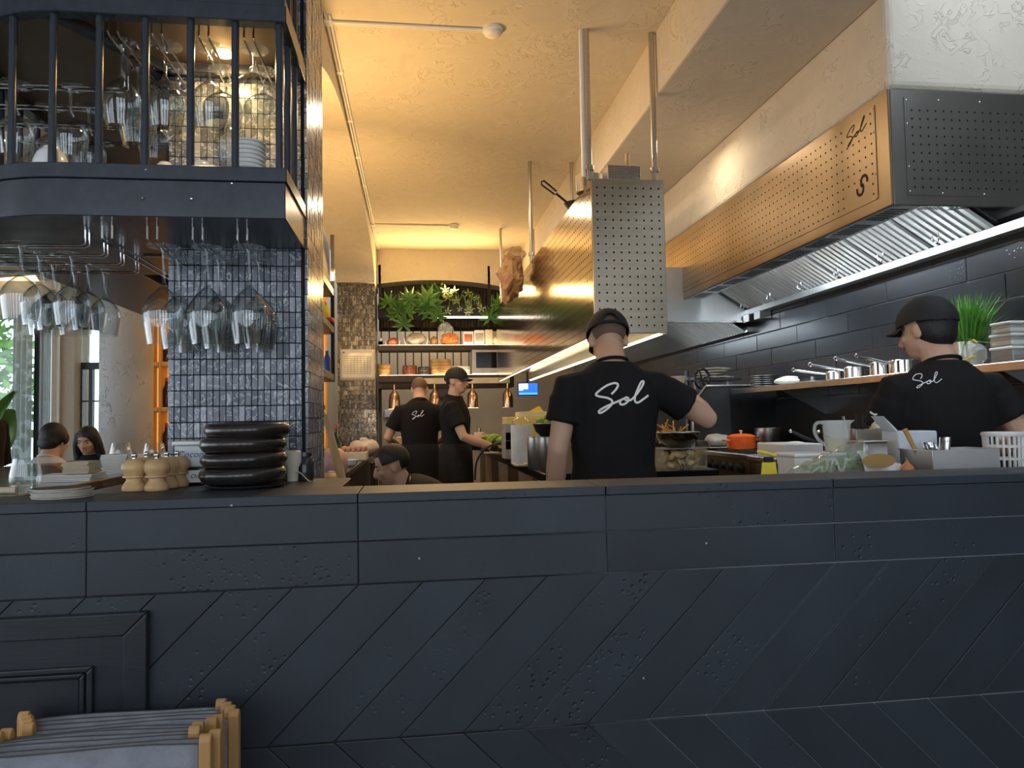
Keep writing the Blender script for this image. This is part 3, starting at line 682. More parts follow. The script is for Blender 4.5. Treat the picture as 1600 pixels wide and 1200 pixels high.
# ---- right hood along the wall
hr = thing('extraction_hood', 'long stainless extraction hood with perforated panels on the right wall', 'hood')
HX, HY0, HY1, HZ0, HZ1 = 2.06, 2.91, 9.2, 2.20, 2.715
obj('side_skin', B().b2((HX, HY0, HZ0), (HX+.012, HY1, HZ1)), STEELW, hr, bev=.003)
obj('end_skin', B().b2((HX+.0125, HY0, HZ0), (2.87, HY0+.012, HZ1)), STEELE, hr, bev=.003)
obj('top_skin', B().b2((HX+.013, HY0+.013, HZ1-.012), (2.62, HY1, HZ1)), STEEL, hr)
obj('perforated_panel', B().b2((HX-.003, HY0+.09, HZ0+.055), (HX-.0002, HY1-.5, HZ1-.035)), STEELW, hr)
obj('perforated_panel', B().b2((HX+.075, HY0-.003, HZ0+.045), (2.84, HY0-.0002, HZ1-.035)), STEELE, hr)
db = B()
for i in range(int(5.4/.046)):
    for j in range(9):
        y = HY0+.12+i*.046
        if y < HY0+.34 and not (y < HY0+.14) and j in (0, 1, 7, 8): continue
        dots(db, (HX-.003, y, HZ0+.085+j*.046), EY, EZ, -EX, .0052, 7)
for i in range(19):
    for j in range(10): dots(db, (HX+.11+i*.038, HY0-.003, HZ0+.08+j*.038), EX, EZ, -EY, .0052, 8)
o = obj('perforations', db, HOLE, hr); o['kind'] = 'stuff'
rv = B()
for z in (HZ0+.06, HZ0+.17, HZ0+.36, HZ1-.05):
    rv.sph((HX+.085, HY0-.004, z), .005, 8, 6)
    rv.sph((HX-.004, HY0+.10, z), .004, 8, 6)
for x in (2.3, 2.5): rv.sph((x, HY0-.004, HZ1-.045), .005, 8, 6); rv.sph((x, HY0-.004, HZ0+.055), .005, 8, 6)
obj('rivets', rv, CHROME, hr, smooth=60)['kind'] = 'stuff'
# engraved word and emblem on the long panel
lg = B(); y_l, y_r = HY0+.305, HY0+.150
for st in SOL:
    ribbon(lg, cr([(HX-.003, y_l+(y_r-y_l)*u, HZ1-.150+.080*v+.020*u) for u, v in st], 5), -EX, .0055, .0009)
obj('engraved_word', lg, MATTEB, hr)
em = B()
for s in (1, -1):
    pts = []
    for k in range(14):
        a = math.radians(-20+k*19); pts.append((HX-.003, HY0+.20-s*(.016+.032*math.cos(a)*.75), HZ0+.150+s*(.014+.027*math.sin(a))))
    ribbon(em, pts, -EX, .014, .0009)
obj('engraved_emblem', em, MATTEB, hr)
# lip with slots, baffle filters, gutter
obj('lip', B().b2((HX+.0125, HY0+.0125, HZ0), (HX+.15, 5.4, HZ0+.01)), STEELH, hr)
sl = B()
for g in range(9):
    for k in range(6):
        y = HY0+.06+g*.27+k*.034
        sl.b2((HX+.035, y, HZ0-.0006), (HX+.125, y+.016, HZ0+.001))
for k in range(24):
    if k % 8 < 6: sl.b2((HX+.16+.018*k, HY0+.02, HZ0-.0006), (HX+.168+.018*k, HY0+.06, HZ0+.001))
obj('air_slots', sl, HOLE, hr)['kind'] = 'stuff'
fx0, fz0, fx1, fz1 = HX+.145, 2.335, 2.575, 2.105
obj('filter_backing', B().prism([(fx0, fz0+.03), (fx1, fz1+.03), (fx1, fz1+.036), (fx0, fz0+.036)], 'y', HY0+.013, 5.4), DARKST, hr)
obj('inner_lip', B().b2((HX+.14, HY0+.0125, HZ0+.0105), (HX+.146, 5.4, 2.37)), STEELH, hr)
ln = math.hypot(fx1-fx0, fz1-fz0); ang = math.atan2(fz0-fz1, fx1-fx0)
ROT = Matrix.Rotation(ang, 3, 'Y')
sm_ = B(); pr = [(-.019, .006), (-.015, -.008), (0, -.014), (.015, -.008), (.019, .006)]
smm = B().add([ROT @ Vector((x*ln/2, p[0], p[1])) for x in (-1, 1) for p in pr], [(0, 1, 2, 3, 4)[::-1], (5, 6, 7, 8, 9)]+[(i, (i+1) % 5, (i+1) % 5+5, i+5) for i in range(5)]).mesh('baffle')
for f in smm.polygons: f.use_smooth = False
y = HY0+.05; k = 0
while y < 5.38:
    o = obj('baffle', smm, SATIN, hr); o.location = ((fx0+fx1)/2, y, (fz0+fz1)/2+.010)
    k += 1; y += .0475 if k % 8 else .066
hb = 0; y = HY0+.28
while y < 5.3:
    h = B().tube(cr([(fx1-.10, y-.02, fz1+.045), (fx1-.10, y-.02, fz1+.015), (fx1-.09, y, fz1+.005), (fx1-.10, y+.02, fz1+.015), (fx1-.10, y+.02, fz1+.045)], 4), .003, 6)
    obj('filter_handle', h, CHROME, hr, smooth=60); y += .42
obj('gutter', B().prism([(2.555, 2.075), (2.632, 2.075), (2.632, 2.115), (2.618, 2.115), (2.618, 2.088), (2.568, 2.088), (2.568, 2.115), (2.555, 2.115)], 'y', 2.45, 5.42), SATIN, hr, bev=.001)
obj('lower_section_plate', B().b2((1.80, 5.42, 2.035), (2.62, 5.434, 2.45)), SATIN, hr)
obj('lower_section_lip', B().b2((1.80, 5.405, 2.02), (2.62, 5.435, 2.034)), STEELH, hr)
obj('lower_section_side', B().b2((1.80, 5.436, 2.02), (1.812, 9.2, 2.2)), STEELH, hr)
bf = B(); y = 5.48
smv = [ROT @ Vector((x*.27, p[0], p[1])) for x in (-1, 1) for p in pr]
while y < 8.6:
    bf.add([v+Vector((2.33, y, 2.10)) for v in smv], [(0, 1, 2, 3, 4)[::-1], (5, 6, 7, 8, 9)]+[(i, (i+1) % 5, (i+1) % 5+5, i+5) for i in range(5)]); y += .05
obj('lower_section_baffles', bf, SATIN, hr)['kind'] = 'stuff'
obj('lower_section_backing', B().prism([(1.86, 2.35), (2.6, 2.02), (2.6, 2.03), (1.86, 2.36)], 'y', 5.44, 9.2), DARKST, hr)
obj('lower_gutter', B().b2((2.56, 5.40, 1.945), (2.628, 9.2, 1.985)), STEELH, hr, bev=.002)
for y in (5.12, 5.30): obj('gutter_box', B().b2((2.53, y, 2.012), (2.62, y+.10, 2.073)), STEELH, hr, bev=.003)
# ---- centre hood over the island
hc = thing('island_hood', 'tall stainless island hood with perforated end panel hung on steel rods', 'hood')
CX0, CX1, CY0, CY1, CZ0, CZ1 = 0.985, 1.405, 3.95, 8.80, 1.765, 2.635
FILM = pm('polished_steel_film', (0.36, 0.30, 0.23), 0.13, 1.0, 0.12, 4, 0.12, 5, stretch=(1, 1.6, .7))
obj('end_panel', B().b2((CX0+.001, CY0, CZ0), (CX1, CY0+.012, CZ1)), STEELC, hc, bev=.003)
obj('left_panel', B().b2((CX0, CY0+.0125, CZ0), (CX0+.012, CY1, CZ1)), FILM, hc, bev=.002)
obj('right_panel', B().b2((CX1-.012, CY0+.0125, CZ0), (CX1, CY1, CZ1)), STEEL, hc)
obj('top_panel', B().b2((CX0+.013, CY0+.0125, CZ1-.012), (CX1-.013, CY1, CZ1)), STEEL, hc)
obj('inner_ceiling', B().b2((CX0+.013, CY0+.0125, CZ0+.09), (CX1-.013, CY1, CZ0+.10)), STEELH, hc)
db = B()
for i in range(9):
    for j in range(18): dots(db, (CX0+.032+i*.0445, CY0, CZ0+.045+j*.0455), EX, EZ, -EY, .0058, 8)
o = obj('perforations', db, HOLE, hc); o['kind'] = 'stuff'
db = B()
for i in range(60):
    for j in range(18): dots(db, (CX0, CY0+.05+i*.046, CZ0+.045+j*.0455), EY, EZ, -EX, .0055, 6)
o = obj('perforations', db, HOLE, hc); o['kind'] = 'stuff'
LED = emit('led_strip_warm', (1.0, 0.80, 0.45), 9)
for x in (CX0+.02, CX1-.035):
    obj('led_strip', B().b2((x, CY0+.03, CZ0-.004), (x+.014, CY1-.05, CZ0+.008)), LED, hc)
for x in (CX0, CX1-.04): obj('led_channel', B().b2((x+.0005, CY0+.013, CZ0-.003), (x+.0395, CY1, CZ0-.0001)), STEELH, hc)
rodm = B().cyl((0, 0, 0), (0, 0, 3.5-CZ1), .016, n=14).mesh('hanging_rod', 60)
for (x, y) in ((0.972, 3.98), (1.365, 3.98), (0.98, 6.12), (1.355, 6.12), (0.985, 8.35), (1.385, 8.35)):
    o = obj('hanging_rod', rodm, STEEL, hc); o.location = (x+.012 if x < 1.1 else x, y, CZ1)
    o = obj('rod_collar', B().lathe([(.017, 0), (.026, 0), (.026, .03), (.017, .03)], 16, closed=True), STEEL, hc, bev=.002); o.location = (x+.012 if x < 1.1 else x, y, CZ1+.05)
obj('conduit', B().cyl((.955, 3.99, CZ1+.02), (.955, 3.99, 3.5), .013), WHITEP, hc, smooth=60)
# things kept on top of it
g = thing('box_grater', 'perforated steel grater block lying on the island hood', 'grater', (1.205, 4.10, CZ1+.0005), .05)
obj('shell', B().b2((-.10, -.05, 0), (.10, .05, .115)), STEELH, g, bev=.004)
db = B()
for i in range(20):
    for j in range(11): dots(db, (-.093+i*.0098, -.05, .008+j*.0098), EX, EZ, -EY, .0032, 6)
obj('grating_holes', db, HOLE, g)['kind'] = 'stuff'
obj('handle', B().cyl((.035, 0, .115), (.037, 0, .20), .012), WOODL, g, smooth=60)
g = thing('steel_container', 'steel container behind the rod on top of the island hood', 'container', (1.04, 4.22, CZ1+.0005))
obj('body', B().lathe([(0, 0), (.075, 0), (.08, .10), (.082, .10), (.077, 0.004), (0, .004)], 24), STEELH, g, smooth=40)
g = thing('frying_pan', 'small pan with a long blue-black handle poking off the island hood', 'pan', (1.05, 4.55, CZ1+.0005))
obj('bowl', B().lathe([(0, 0), (.07, 0), (.095, .035), (.097, .035), (.072, .004), (0, .004)], 24), DARKST, g, smooth=40)
hp = at(846, 284, 4.40)-Vector((1.05, 4.55, CZ1)); st = Vector((-.085, -.03, .035))
lp_ = [st+(hp-st)*t+Vector((0, 0, 0)) for t in (0, .2, .5)]
obj('handle', B().tube([st, st+(hp-st)*.45], .008, 8).tube([st+(hp-st)*.45+Vector((.006, 0, .012)), st+(hp-st)*.95+Vector((.008, 0, .012)), hp, st+(hp-st)*.95-Vector((.008, 0, .012)), st+(hp-st)*.45-Vector((.006, 0, .008))], .006, 8), pm('navy_handle', (.01, .015, .05), .4), g, smooth=60)
def crumple(b, c, r, seed, amp=.35, n=20, m=14, f=9):
    i0 = len(b.v); b.sph(c, r, n, m); c = Vector(c)
    for i in range(i0, len(b.v)):
        d = Vector(b.v[i])-c; k = noise.noise(d*f+Vector((seed*3.1, seed, 0)))+.5*noise.noise(d*f*2.3+Vector((0, seed, 5)))
        b.v[i] = tuple(c+d*(1+amp*k))
    return b
pb = at(802, 430, 6.3)
g = thing('paper_bag', 'crumpled brown paper bag bulging over the left edge of the island hood', 'bag', (.842, 6.3, pb.z-.2))
obj('paper', crumple(B(), (0, 0, .17), (.105, .16, .19), 1, .36, 26, 18, 11), BROWN, g)
obj('plastic_wrap', crumple(B(), (.02, 0, .36), (.09, .14, .09), 2, .4, 26, 14, 14), thin_glass('warm_plastic', (.92, .84, .72), 1.4, .15, .18, (.75, .55, .38)), g)
# ---- ceiling conduits and detectors
cd = thing('ceiling_conduit', 'slim cream cable conduit running along the arch edge of the vault', 'conduit')
obj('main_run', B().tube([(-.455, 3.95, 3.492), (-.455, 9.4, 3.492)], .008, 8).tube([(-.436, 3.95, 3.492), (-.436, 9.4, 3.492)], .008, 8), WHITEP, cd, smooth=60)
for y in (4.02, 8.22):
    o = obj('branch_run', B().tube([(-.445, y, 3.491), (.42, y, 3.491)], .009, 8).tube([(-.445, y+.02, 3.491), (.42, y+.02, 3.491)], .006, 8), WHITEP, cd, smooth=60)
    obj('elbow', B().b2((-.475, y-.03, 3.478), (-.425, y+.03, 3.4995)), WHITEP, cd, bev=.006, seg=2)
for k in range(6): obj('clip', B().b2((-.468, 4.6+k*.75, 3.481), (-.425, 4.63+k*.75, 3.4995)), WHITEP, cd, bev=.003)
for i, y in enumerate((4.02, 8.22)):
    g = thing('smoke_detector', ['round white smoke detector on the ceiling near the hood rods', 'small round smoke detector further back on the ceiling'][i], 'detector', (.455, y, 3.4995), 0, 'smoke detectors')
    obj('base', B().lathe([(0, 0), (.058, 0), (.058, -.02), (0, -.02)], 24), WHITEP, g, smooth=40)
    obj('dome', B().lathe([(0, -.0205), (.048, -.0205), (.046, -.035), (.03, -.045), (0, -.048)], 24), WHITEP, g, smooth=50)

# ================================================================== ISLAND AND COOKING LINE
IX0, IX1, IY0, IY1, IZ = 0.69, 1.68, 3.95, 8.6, 1.0
isl = thing('kitchen_island', 'long kitchen island with a black gloss worktop under the centre hood', 'counter')
obj('worktop', B().b2((IX0, IY0, IZ-.05), (IX1, IY1, IZ)), BLACKS, isl, bev=.004)
for k in range(7):
    y = IY0+.03+k*.65
    obj('door', B().b2((IX0+.04, y, .12), (IX0+.055, y+.62, IZ-.07)), pm('door_laminate', (.30, .22, .15), .4, 0, .3, 6, stretch=(1, 1, 3)) if k % 2 else STEELW, isl, bev=.003)
obj('carcass', B().b2((IX0+.056, IY0+.03, .1), (IX1-.05, IY1-.02, IZ-.051)), DARKST, isl)
# cooking line on the right
def unit(name, label, y0, y1, z1, mat, parts=None, x0=2.0):
    t = thing(name, label, 'appliance')
    obj('body', B().b2((x0, y0+.004, .1), (2.60, y1-.004, z1-.03)), mat, t, bev=.004)
    obj('top', B().b2((x0-.015, y0+.003, z1-.03), (2.61, y1-.003, z1)), STEELH, t, bev=.003)
    for lx in (x0+.05, 2.55):
        for ly in (y0+.06, y1-.06): obj('leg', B().cyl((lx, ly, 0), (lx, ly, .1), .02, n=10), STEEL, t, smooth=60)
    return t
rg = unit('gas_range', 'steel gas range with a row of black control knobs', 4.25, 5.09, 1.06, STEELW)
for k in range(6):
    y = 4.36+k*.115
    kb = obj('knob', B().lathe([(0, 0), (.030, 0), (.030, .008), (.022, .012), (.020, .034), (0, .036)], 16), MATTEB, rg, smooth=40); kb.location = (1.999, y, .975); kb.rotation_euler = (0, -PI/2, 0)
    obj('grip', B().b2((-.018, -.005, .0345), (.018, .005, .046)), MATTEB, kb)
for y in (4.42, 4.68, 4.94): obj('grate', B().b2((2.05, y-.10, 1.0605), (2.55, y-.085, 1.075)).b2((2.05, y+.085, 1.0605), (2.55, y+.10, 1.075)).b2((2.05, y-.085, 1.0605), (2.07, y+.085, 1.075)).b2((2.53, y-.085, 1.0605), (2.55, y+.085, 1.075)).b2((2.28, y-.085, 1.0605), (2.30, y+.085, 1.075)), MATTEB, rg)
gr = unit('griddle', 'flat steel griddle unit between the gas range and the pass', 3.22, 4.24, 1.055, STEELW)
obj('plate', B().b2((2.04, 3.2, 1.0555), (2.56, 4.1, 1.075)), DARKST, gr, bev=.004)
fr = unit('fryer_cabinet', 'steel cabinet at the far end of the cooking line', 5.2, 7.0, 1.02, STEEL)
# partition plate with chamfered corner
ptn = thing('splash_partition', 'dark steel partition plate with a chamfered pale edge beside the range', 'partition')
pl = [(1.985, .95), (1.985, 1.385), (2.09, 1.515), (2.625, 1.515), (2.625, .95)]
obj('plate', B().prism(pl, 'y', 5.10, 5.112), pm('sooty_steel', (.035, .037, .04), .4, .5, .3, 6), ptn)
eb = B()
for a, b_ in zip(pl[:3], pl[1:4]): eb.tube([(a[0], 5.104, a[1]), (b_[0], 5.104, b_[1])], .011, 6)
obj('edge_trim', eb, STEELH, ptn)
# back splash panel below the shelf
struct('trim_2', B().b2((2.612, 2.2, 1.02), (2.6225, 9.0, 1.40)), MATS['sooty_steel'], label='sooty splashback plate behind the stoves')
# wall shelf with brackets
ws = thing('wall_shelf', 'stainless wall shelf above the stoves carrying pans and tubs', 'shelf')
obj('board', B().b2((2.27, 2.45, 1.475), (2.622, 5.06, 1.487)), STEELH, ws)
obj('front_edge', B().b2((2.262, 2.45, 1.452), (2.274, 5.06, 1.4872)), STEELH, ws, bev=.002)
for y in (2.62, 3.60, 4.40): obj('bracket', B().prism([(2.62, 1.474), (2.30, 1.474), (2.30, 1.455), (2.59, 1.30), (2.62, 1.30)], 'y', y, y+.006), STEEL, ws)
# ================================================================== PEOPLE
def fuse(b, name, voxel, it=4, fold=0.0, seed=0.0):
    me = b.mesh(name+'_src'); o = bpy.data.objects.new(name+'_src', me); COL.objects.link(o)
    m = o.modifiers.new('r', 'REMESH'); m.mode = 'VOXEL'; m.voxel_size = voxel; m.use_smooth_shade = True
    if it: s = o.modifiers.new('s', 'SMOOTH'); s.factor = .5; s.iterations = it
    dg = bpy.context.evaluated_depsgraph_get(); dg.update()
    out = bpy.data.meshes.new_from_object(o.evaluated_get(dg)); out.name = name
    bpy.data.objects.remove(o); bpy.data.meshes.remove(me)
    if fold:
        nr = [v.normal.copy() for v in out.vertices]
        for v, nn in zip(out.vertices, nr):
            p = v.co; q = Vector((p.x*6+p.z*3+seed, p.y*6+seed*2, p.z*2.2))
            k = noise.noise(q)+.5*noise.noise(q*2.1+Vector((3, 1, 7)))
            v.co = p+nn*(fold*k)
    for f in out.polygons: f.use_smooth = True
    return out
def ring(c, ax, ay, rx, ry, n=20):
    return [Vector(c)+ax*(rx*math.cos(2*PI*k/n))+ay*(ry*math.sin(2*PI*k/n)) for k in range(n)]
def limb(b, pts, rad, n=14):
    P = [Vector(p) for p in pts]; b.tube(P, rad, n)
    for p, r in ((P[0], rad[0]), (P[-1], rad[-1])): b.sph(p, r*.98, 12, 8)
def hand(b, wr, d, nrm, s, curl=.5, sc=1.0):
    """palm + four fingers + thumb; d finger direction, nrm back of hand, s +1 right / -1 left"""
    d = Vector(d).normalized(); nrm = Vector(nrm); nrm = (nrm-d*nrm.dot(d)).normalized(); x = d.cross(nrm)*s
    R = Matrix((x, d, nrm)).transposed(); wr = Vector(wr)
    b.sph(wr+d*.045*sc, (.040*sc, .055*sc, .017*sc), 14, 10, R)
    for k, (off, ln) in enumerate(((-.030, .062), (-.010, .074), (.011, .070), (.030, .055))):
        p = wr+d*.082*sc+x*off*sc; pts = [wr+d*.05*sc+x*off*.8*sc, p]; a = 0
        for j, fr in enumerate((.45, .32, .23)):
            a += curl*(.7 if j == 0 else .9); p = p+(d*math.cos(a)-nrm*math.sin(a))*ln*fr*sc; pts.append(p)
        b.tube(pts, [.0095*sc, .0095*sc, .0088*sc, .008*sc, .0065*sc], 8); b.sph(pts[-1], .0065*sc, 8, 6)
    t0 = wr+d*.02*sc-x*.03*sc; t1 = t0+(d*.6-x*.7).normalized()*.035*sc-nrm*.006; t2 = t1+(d*.9-x*.15-nrm*.45*curl).normalized()*.028*sc; t3 = t2+(d*.8+x*.2*curl-nrm*.6*curl).normalized()*.022*sc
    b.tube([t0, t1, t2, t3], [.014*sc, .0115*sc, .010*sc, .0075*sc], 8); b.sph(t3, .0075*sc, 8, 6)
def human(name, label, loc, rz, s=1.0, drop=0.0, lean=0.0, hyaw=0.0, hpitch=0.0, armR=None, armL=None, voxel=.008, shirt=SHIRT, skin=SKIN, female=False, apron=False, cap=None, hair='short', face=False, sleeve=.62, word=None, curl=.5, legs='stand', twist=0.0, glove=False, hairmat=None, wshift=(0, 0), trousers=None, capopen=True):
    t = thing(name, label, 'person', loc, rz); hairmat = hairmat or HAIR
    PZ = (.95-drop); Lm = Matrix.Rotation(-lean, 3, 'X') @ Matrix.Rotation(twist, 3, 'Z')
    def up(x, y, z): return (Vector((0, 0, PZ))+Lm @ Vector((x, y, z-.95)))*s          # upper body, leans about the pelvis
    def lo(x, y, z): return Vector((x, y, z))*s
    ux = Lm @ EX; uy = Lm @ EY; wf = .92 if female else 1.0
    def torso(g, zt=1.475, sl=1.0):
        T = [(.86, .150, .105, 0), (.95, .165, .118, 0), (1.06, .150, .105, .005), (1.16, .158, .108, .005), (1.27, .174, .118, 0), (1.345, .176, .110, -.008), (1.395, .158, .094, -.014), (1.432, .122, .078, -.016), (1.458, .090, .066, -.014), (zt, .064, .058, -.012)]
        return [ring(up(0, y, z), ux, uy, (rx*wf+g)*s, (ry*(.95 if female else 1)+g)*s, 24) for z, rx, ry, y in T]
    # ---- skin: one continuous body
    b = B(); b.loft(torso(0))
    hx = up(0, -.010, 1.48); Hm = Lm @ Matrix.Rotation(hyaw, 3, 'Z') @ Matrix.Rotation(-hpitch, 3, 'X')
    def hd(x, y, z): return hx+(Hm @ Vector((x, y, z)))*s          # head frame: origin at neck base, y = gaze
    limb(b, [up(0, -.012, 1.42), up(0, -.006, 1.485), hd(0, .012, .060)], [.066*s, .060*s*wf, .058*s*wf])
    HC = Vector((0, .024, .132))
    def hp(x, y, z): return hd(HC.x+x, HC.y+y, HC.z+z)
    b.sph(hp(0, -.010, .020), (.0745*s, .094*s, .086*s), 20, 14, Hm)
    b.sph(hp(0, .018, -.028), (.064*s, .074*s, .080*s), 18, 12, Hm)
    b.sph(hp(0, .040, -.070), (.044*s, .046*s, .040*s), 14, 10, Hm)
    b.sph(hp(0, .012, -.062), (.058*s, .050*s, .042*s), 14, 10, Hm)
    for q in (-1, 1):
        b.sph(hp(q*.0745, -.004, -.012), (.010*s, .019*s, .031*s), 10, 8, Hm)
        b.sph(hp(q*.040, .066, -.022), (.020*s, .016*s, .016*s), 10, 8, Hm)
    b.tube([hp(0, .086, .012), hp(0, .098, -.012), hp(0, .106, -.030), hp(0, .094, -.040)], [.008*s, .011*s, .014*s, .012*s], 8)
    b.sph(hp(0, .080, -.062), (.022*s, .013*s, .010*s), 10, 8, Hm)
    arms = []
    for q, A in ((1, armR), (-1, armL)):
        sh = up(q*.182*wf, -.012, 1.372)
        el = up(*A[0]); wr = up(*A[1]); arms.append((q, sh, el, wr, A))
        m1 = sh+(el-sh)*.45; m2 = el+(wr-el)*.35; k = s*(.88 if female else 1)
        limb(b, [sh, m1, el, m2, wr], [.052*k, .049*k, .041*k, .043*k, .029*k])
        hdv = Lm @ Vector(A[2]) if len(A) > 2 else (wr-el)
        hand(b, wr+(wr-el).normalized()*.012, hdv, Lm @ Vector(A[3]) if len(A) > 3 else EZ, q, curl, s*(.9 if female else 1))
    LG = []
    for q in (-1, 1):
        hip = Vector((q*.09, 0, PZ-.05))*s
        if legs == 'stand': kn = lo(q*.10, .02, .50*(1 if not drop else .9)); an = lo(q*.10, -.02, .09)
        elif legs == 'sit': kn = lo(q*.11, .42, PZ-.02); an = lo(q*.11, .40, .09)
        else: kn = lo(q*.16, .38, PZ-.02); an = lo(q*.14, .08, .09)
        LG.append((hip, kn, an)); mid = kn+(an-kn)*.3
        limb(b, [hip, hip+(kn-hip)*.5, kn, mid, an], [.088*s, .075*s, .056*s, .055*s, .038*s])
        b.sph(an+Vector((0, .06, -.045))*s, (.042*s, .12*s, .04*s), 12, 8)
    obj('body', fuse(b, 'body', voxel, 3), skin, t)
    # ---- shirt
    c = B(); c.loft(torso(.018, 1.478))
    for q, sh, el, wr, A in arms:
        e = sh+(el-sh)*sleeve; k = s*(.9 if female else 1)
        limb(c, [up(q*.11, -.012, 1.375), sh, sh+(e-sh)*.6], [.070*k, .068*k, .069*k])
        c.tube([sh+(e-sh)*.3, e-(e-sh)*.12, e], [.072*k, .072*k, .070*k], 16)
        c.tube([e-(e-sh).normalized()*.035, e], [.0745*k, .0755*k], 16)
    sm = fuse(c, 'shirt', max(voxel, .008), 4, .0065, s*7+rz)
    so = obj('shirt', sm, shirt, t)
    # collar
    cl = B().tube([up(.062*math.cos(a)*wf*1.02, -.012+.060*math.sin(a), 1.476-.016*math.sin(a)) for a in [2*PI*k/24 for k in range(24)]], .007*s, 8, close=True)
    obj('collar', cl, shirt, t, smooth=60)
    # ---- trousers
    g = B(); g.loft([ring(up(0, 0, z), ux, uy, rx*s, ry*s, 20) for z, rx, ry in ((.84, .165, .125), (.93, .178, .132), (1.0, .168, .122))])
    for hip, kn, an in LG: limb(g, [hip, hip+(kn-hip)*.5, kn, kn+(an-kn)*.5, an+Vector((0, 0, .02))], [.105*s, .092*s, .075*s, .068*s, .062*s])
    obj('trousers', fuse(g, 'trousers', .014, 3, .006, 3), trousers or pm('dark_trousers', (.012, .013, .016), .85), t)
    sh_ = B()
    if apron:
        a = B(); n = 28
        rows = [(1.06, .176, .136), (.98, .186, .145), (.86, .192, .150), (.70, .196, .152), (.50, .205, .160)]
        a.add([up(rx*math.cos(2*PI*k/n)*(1+.02*math.sin(k*2.3)), ry*math.sin(2*PI*k/n)*(1+.03*math.sin(k*3.1)), z) for z, rx, ry in rows for k in range(n)],
              [(r*n+k, r*n+(k+1) % n, (r+1)*n+(k+1) % n, (r+1)*n+k) for r in range(4) for k in range(n)])
        obj('apron', a, pm('black_apron', (.010, .010, .011), .9, 0, .15, 14), t, smooth=70, solid=.004)
        st = B().tube([up(.072*math.cos(x), -.02+.066*math.sin(x), 1.478-.05*max(0, math.sin(x))) for x in [2*PI*k/20 for k in range(20)]], .006*s, 6, close=True)
        obj('apron_strap', st, MATS['black_apron'], t, smooth=60)
    # ---- hair and cap as shells over the skull
    def shell(cond, r, off=(0, -.010, .020), nu=110, nv=60, zlo=-.62):
        bb = B(); vs = []; keep = []
        for j in range(nv+1):
            th = math.asin(zlo)+(PI/2-math.asin(zlo))*j/nv
            for i in range(nu):
                ph = 2*PI*i/nu; d = Vector((math.cos(th)*math.sin(ph), math.cos(th)*math.cos(ph), math.sin(th)))
                vs.append((hp(off[0]+d.x*r[0], off[1]+d.y*r[1], off[2]+d.z*r[2]), d))
        fs = []
        for j in range(nv):
            for i in range(nu):
                f = (j*nu+i, j*nu+(i+1) % nu, (j+1)*nu+(i+1) % nu, (j+1)*nu+i)
                dm = sum((vs[k][1] for k in f), Vector())/4
                if cond(dm): fs.append(f)
        return bb.add([v[0] for v in vs], fs)
    def haircond(d): return (d.y < .62 and d.z > .02) or (d.y < .15 and d.z > -.30 and not (abs(d.x) > .90 and d.z < .05)) or (d.y < -.35 and d.z > -.60) or d.z > .55
    if hair == 'short': obj('hair', shell(haircond, (.0785*s/s, .098, .090)), hairmat, t, smooth=80, solid=.008)
    if hair == 'crop': obj('hair', shell(haircond, (.0755, .0955, .0875)), hairmat, t, smooth=80, solid=.003)
    if hair in ('full', 'long'):
        h = B()
        h.sph(hp(0, -.018, .032) if not cap else hp(0, -.030, .002), (.082*s, .098*s, .088*s) if not cap else (.078*s, .088*s, .074*s), 22, 16, Hm); h.sph(hp(0, -.050, -.030), (.072*s, .056*s, .060*s), 18, 12, Hm)
        for q in (-1, 1):
            if not cap: h.sph(hp(q*.064, .005, .012), (.028*s, .05*s, .05*s), 12, 8, Hm)
        if hair == 'long':
            for q in (-1, 1): limb(h, [hp(q*.062, .02, .05), hp(q*.085, .01, -.03), hp(q*.095, .0, -.12), hp(q*.10, .02, -.24)], [.03*s, .034*s, .036*s, .025*s])
            limb(h, [hp(0, -.07, 0), hp(0, -.09, -.1), hp(0, -.10, -.24)], [.07*s, .08*s, .06*s])
        hm = fuse(h, 'hair', .010, 3, .004, 1.7)
        obj('hair', hm, hairmat, t)
    if cap:
        op = lambda d: d.z > .02+.26*min(d.y, 0) and not (capopen and d.y < -.55 and d.z < .22-abs(d.x)*abs(d.x)*2.2 and abs(d.x) < .34 and d.z > -.13)
        cobj = obj('cap', shell(op, (.0885, .110, .104), (0, -.010, .022), 110, 50, -.40), CAPM, t, smooth=80, solid=.005)
        br = []
        for j in range(7):
            for i in range(15):
                a = (-1+2*i/14)*1.05; f = j/6
                br.append(hp(.082*math.sin(a)*(1+.02*f), -.010+.100*math.cos(a)+.058*f*math.cos(a)**.5 if math.cos(a) > 0 else 0, .030-.018*(a*a)*(.5+.5*f)-.010*f))
        obj('brim', B().add(br, [(j*15+i, j*15+i+1, (j+1)*15+i+1, (j+1)*15+i) for j in range(6) for i in range(14)]), CAPM, cobj, smooth=60, solid=.004)
        obj('button', B().sph(hp(0, -.010, .124), .008*s, 10, 8), CAPM, cobj, smooth=80)
        if capopen: obj('strap', B().tube([hp(.0870*math.sin(a), -.010-.1085*math.cos(a), .022-.018) for a in [(-.42+.84*k/8) for k in range(9)]], .006*s, 8), CAPM, cobj, smooth=60)
    if face:
        for q in (-1, 1):
            e = obj('eye', B().sph(hp(q*.031, .0775, .004), (.0135*s, .006*s, .0060*s), 12, 8, Hm), pm('eye_white', (.40, .37, .34), .6), t, smooth=80)
            obj('iris', B().sph(hp(q*.031+.0, .0815, .003), (.0062*s, .004*s, .0058*s), 10, 8, Hm), pm('iris_dark', (.012, .008, .006), .2), e, smooth=80)
            obj('eyebrow', B().tube([hp(q*.014, .089, .021), hp(q*.032, .086, .027), hp(q*.050, .072, .020)], [.0036*s, .0042*s, .002*s], 6), hairmat, t, smooth=60)
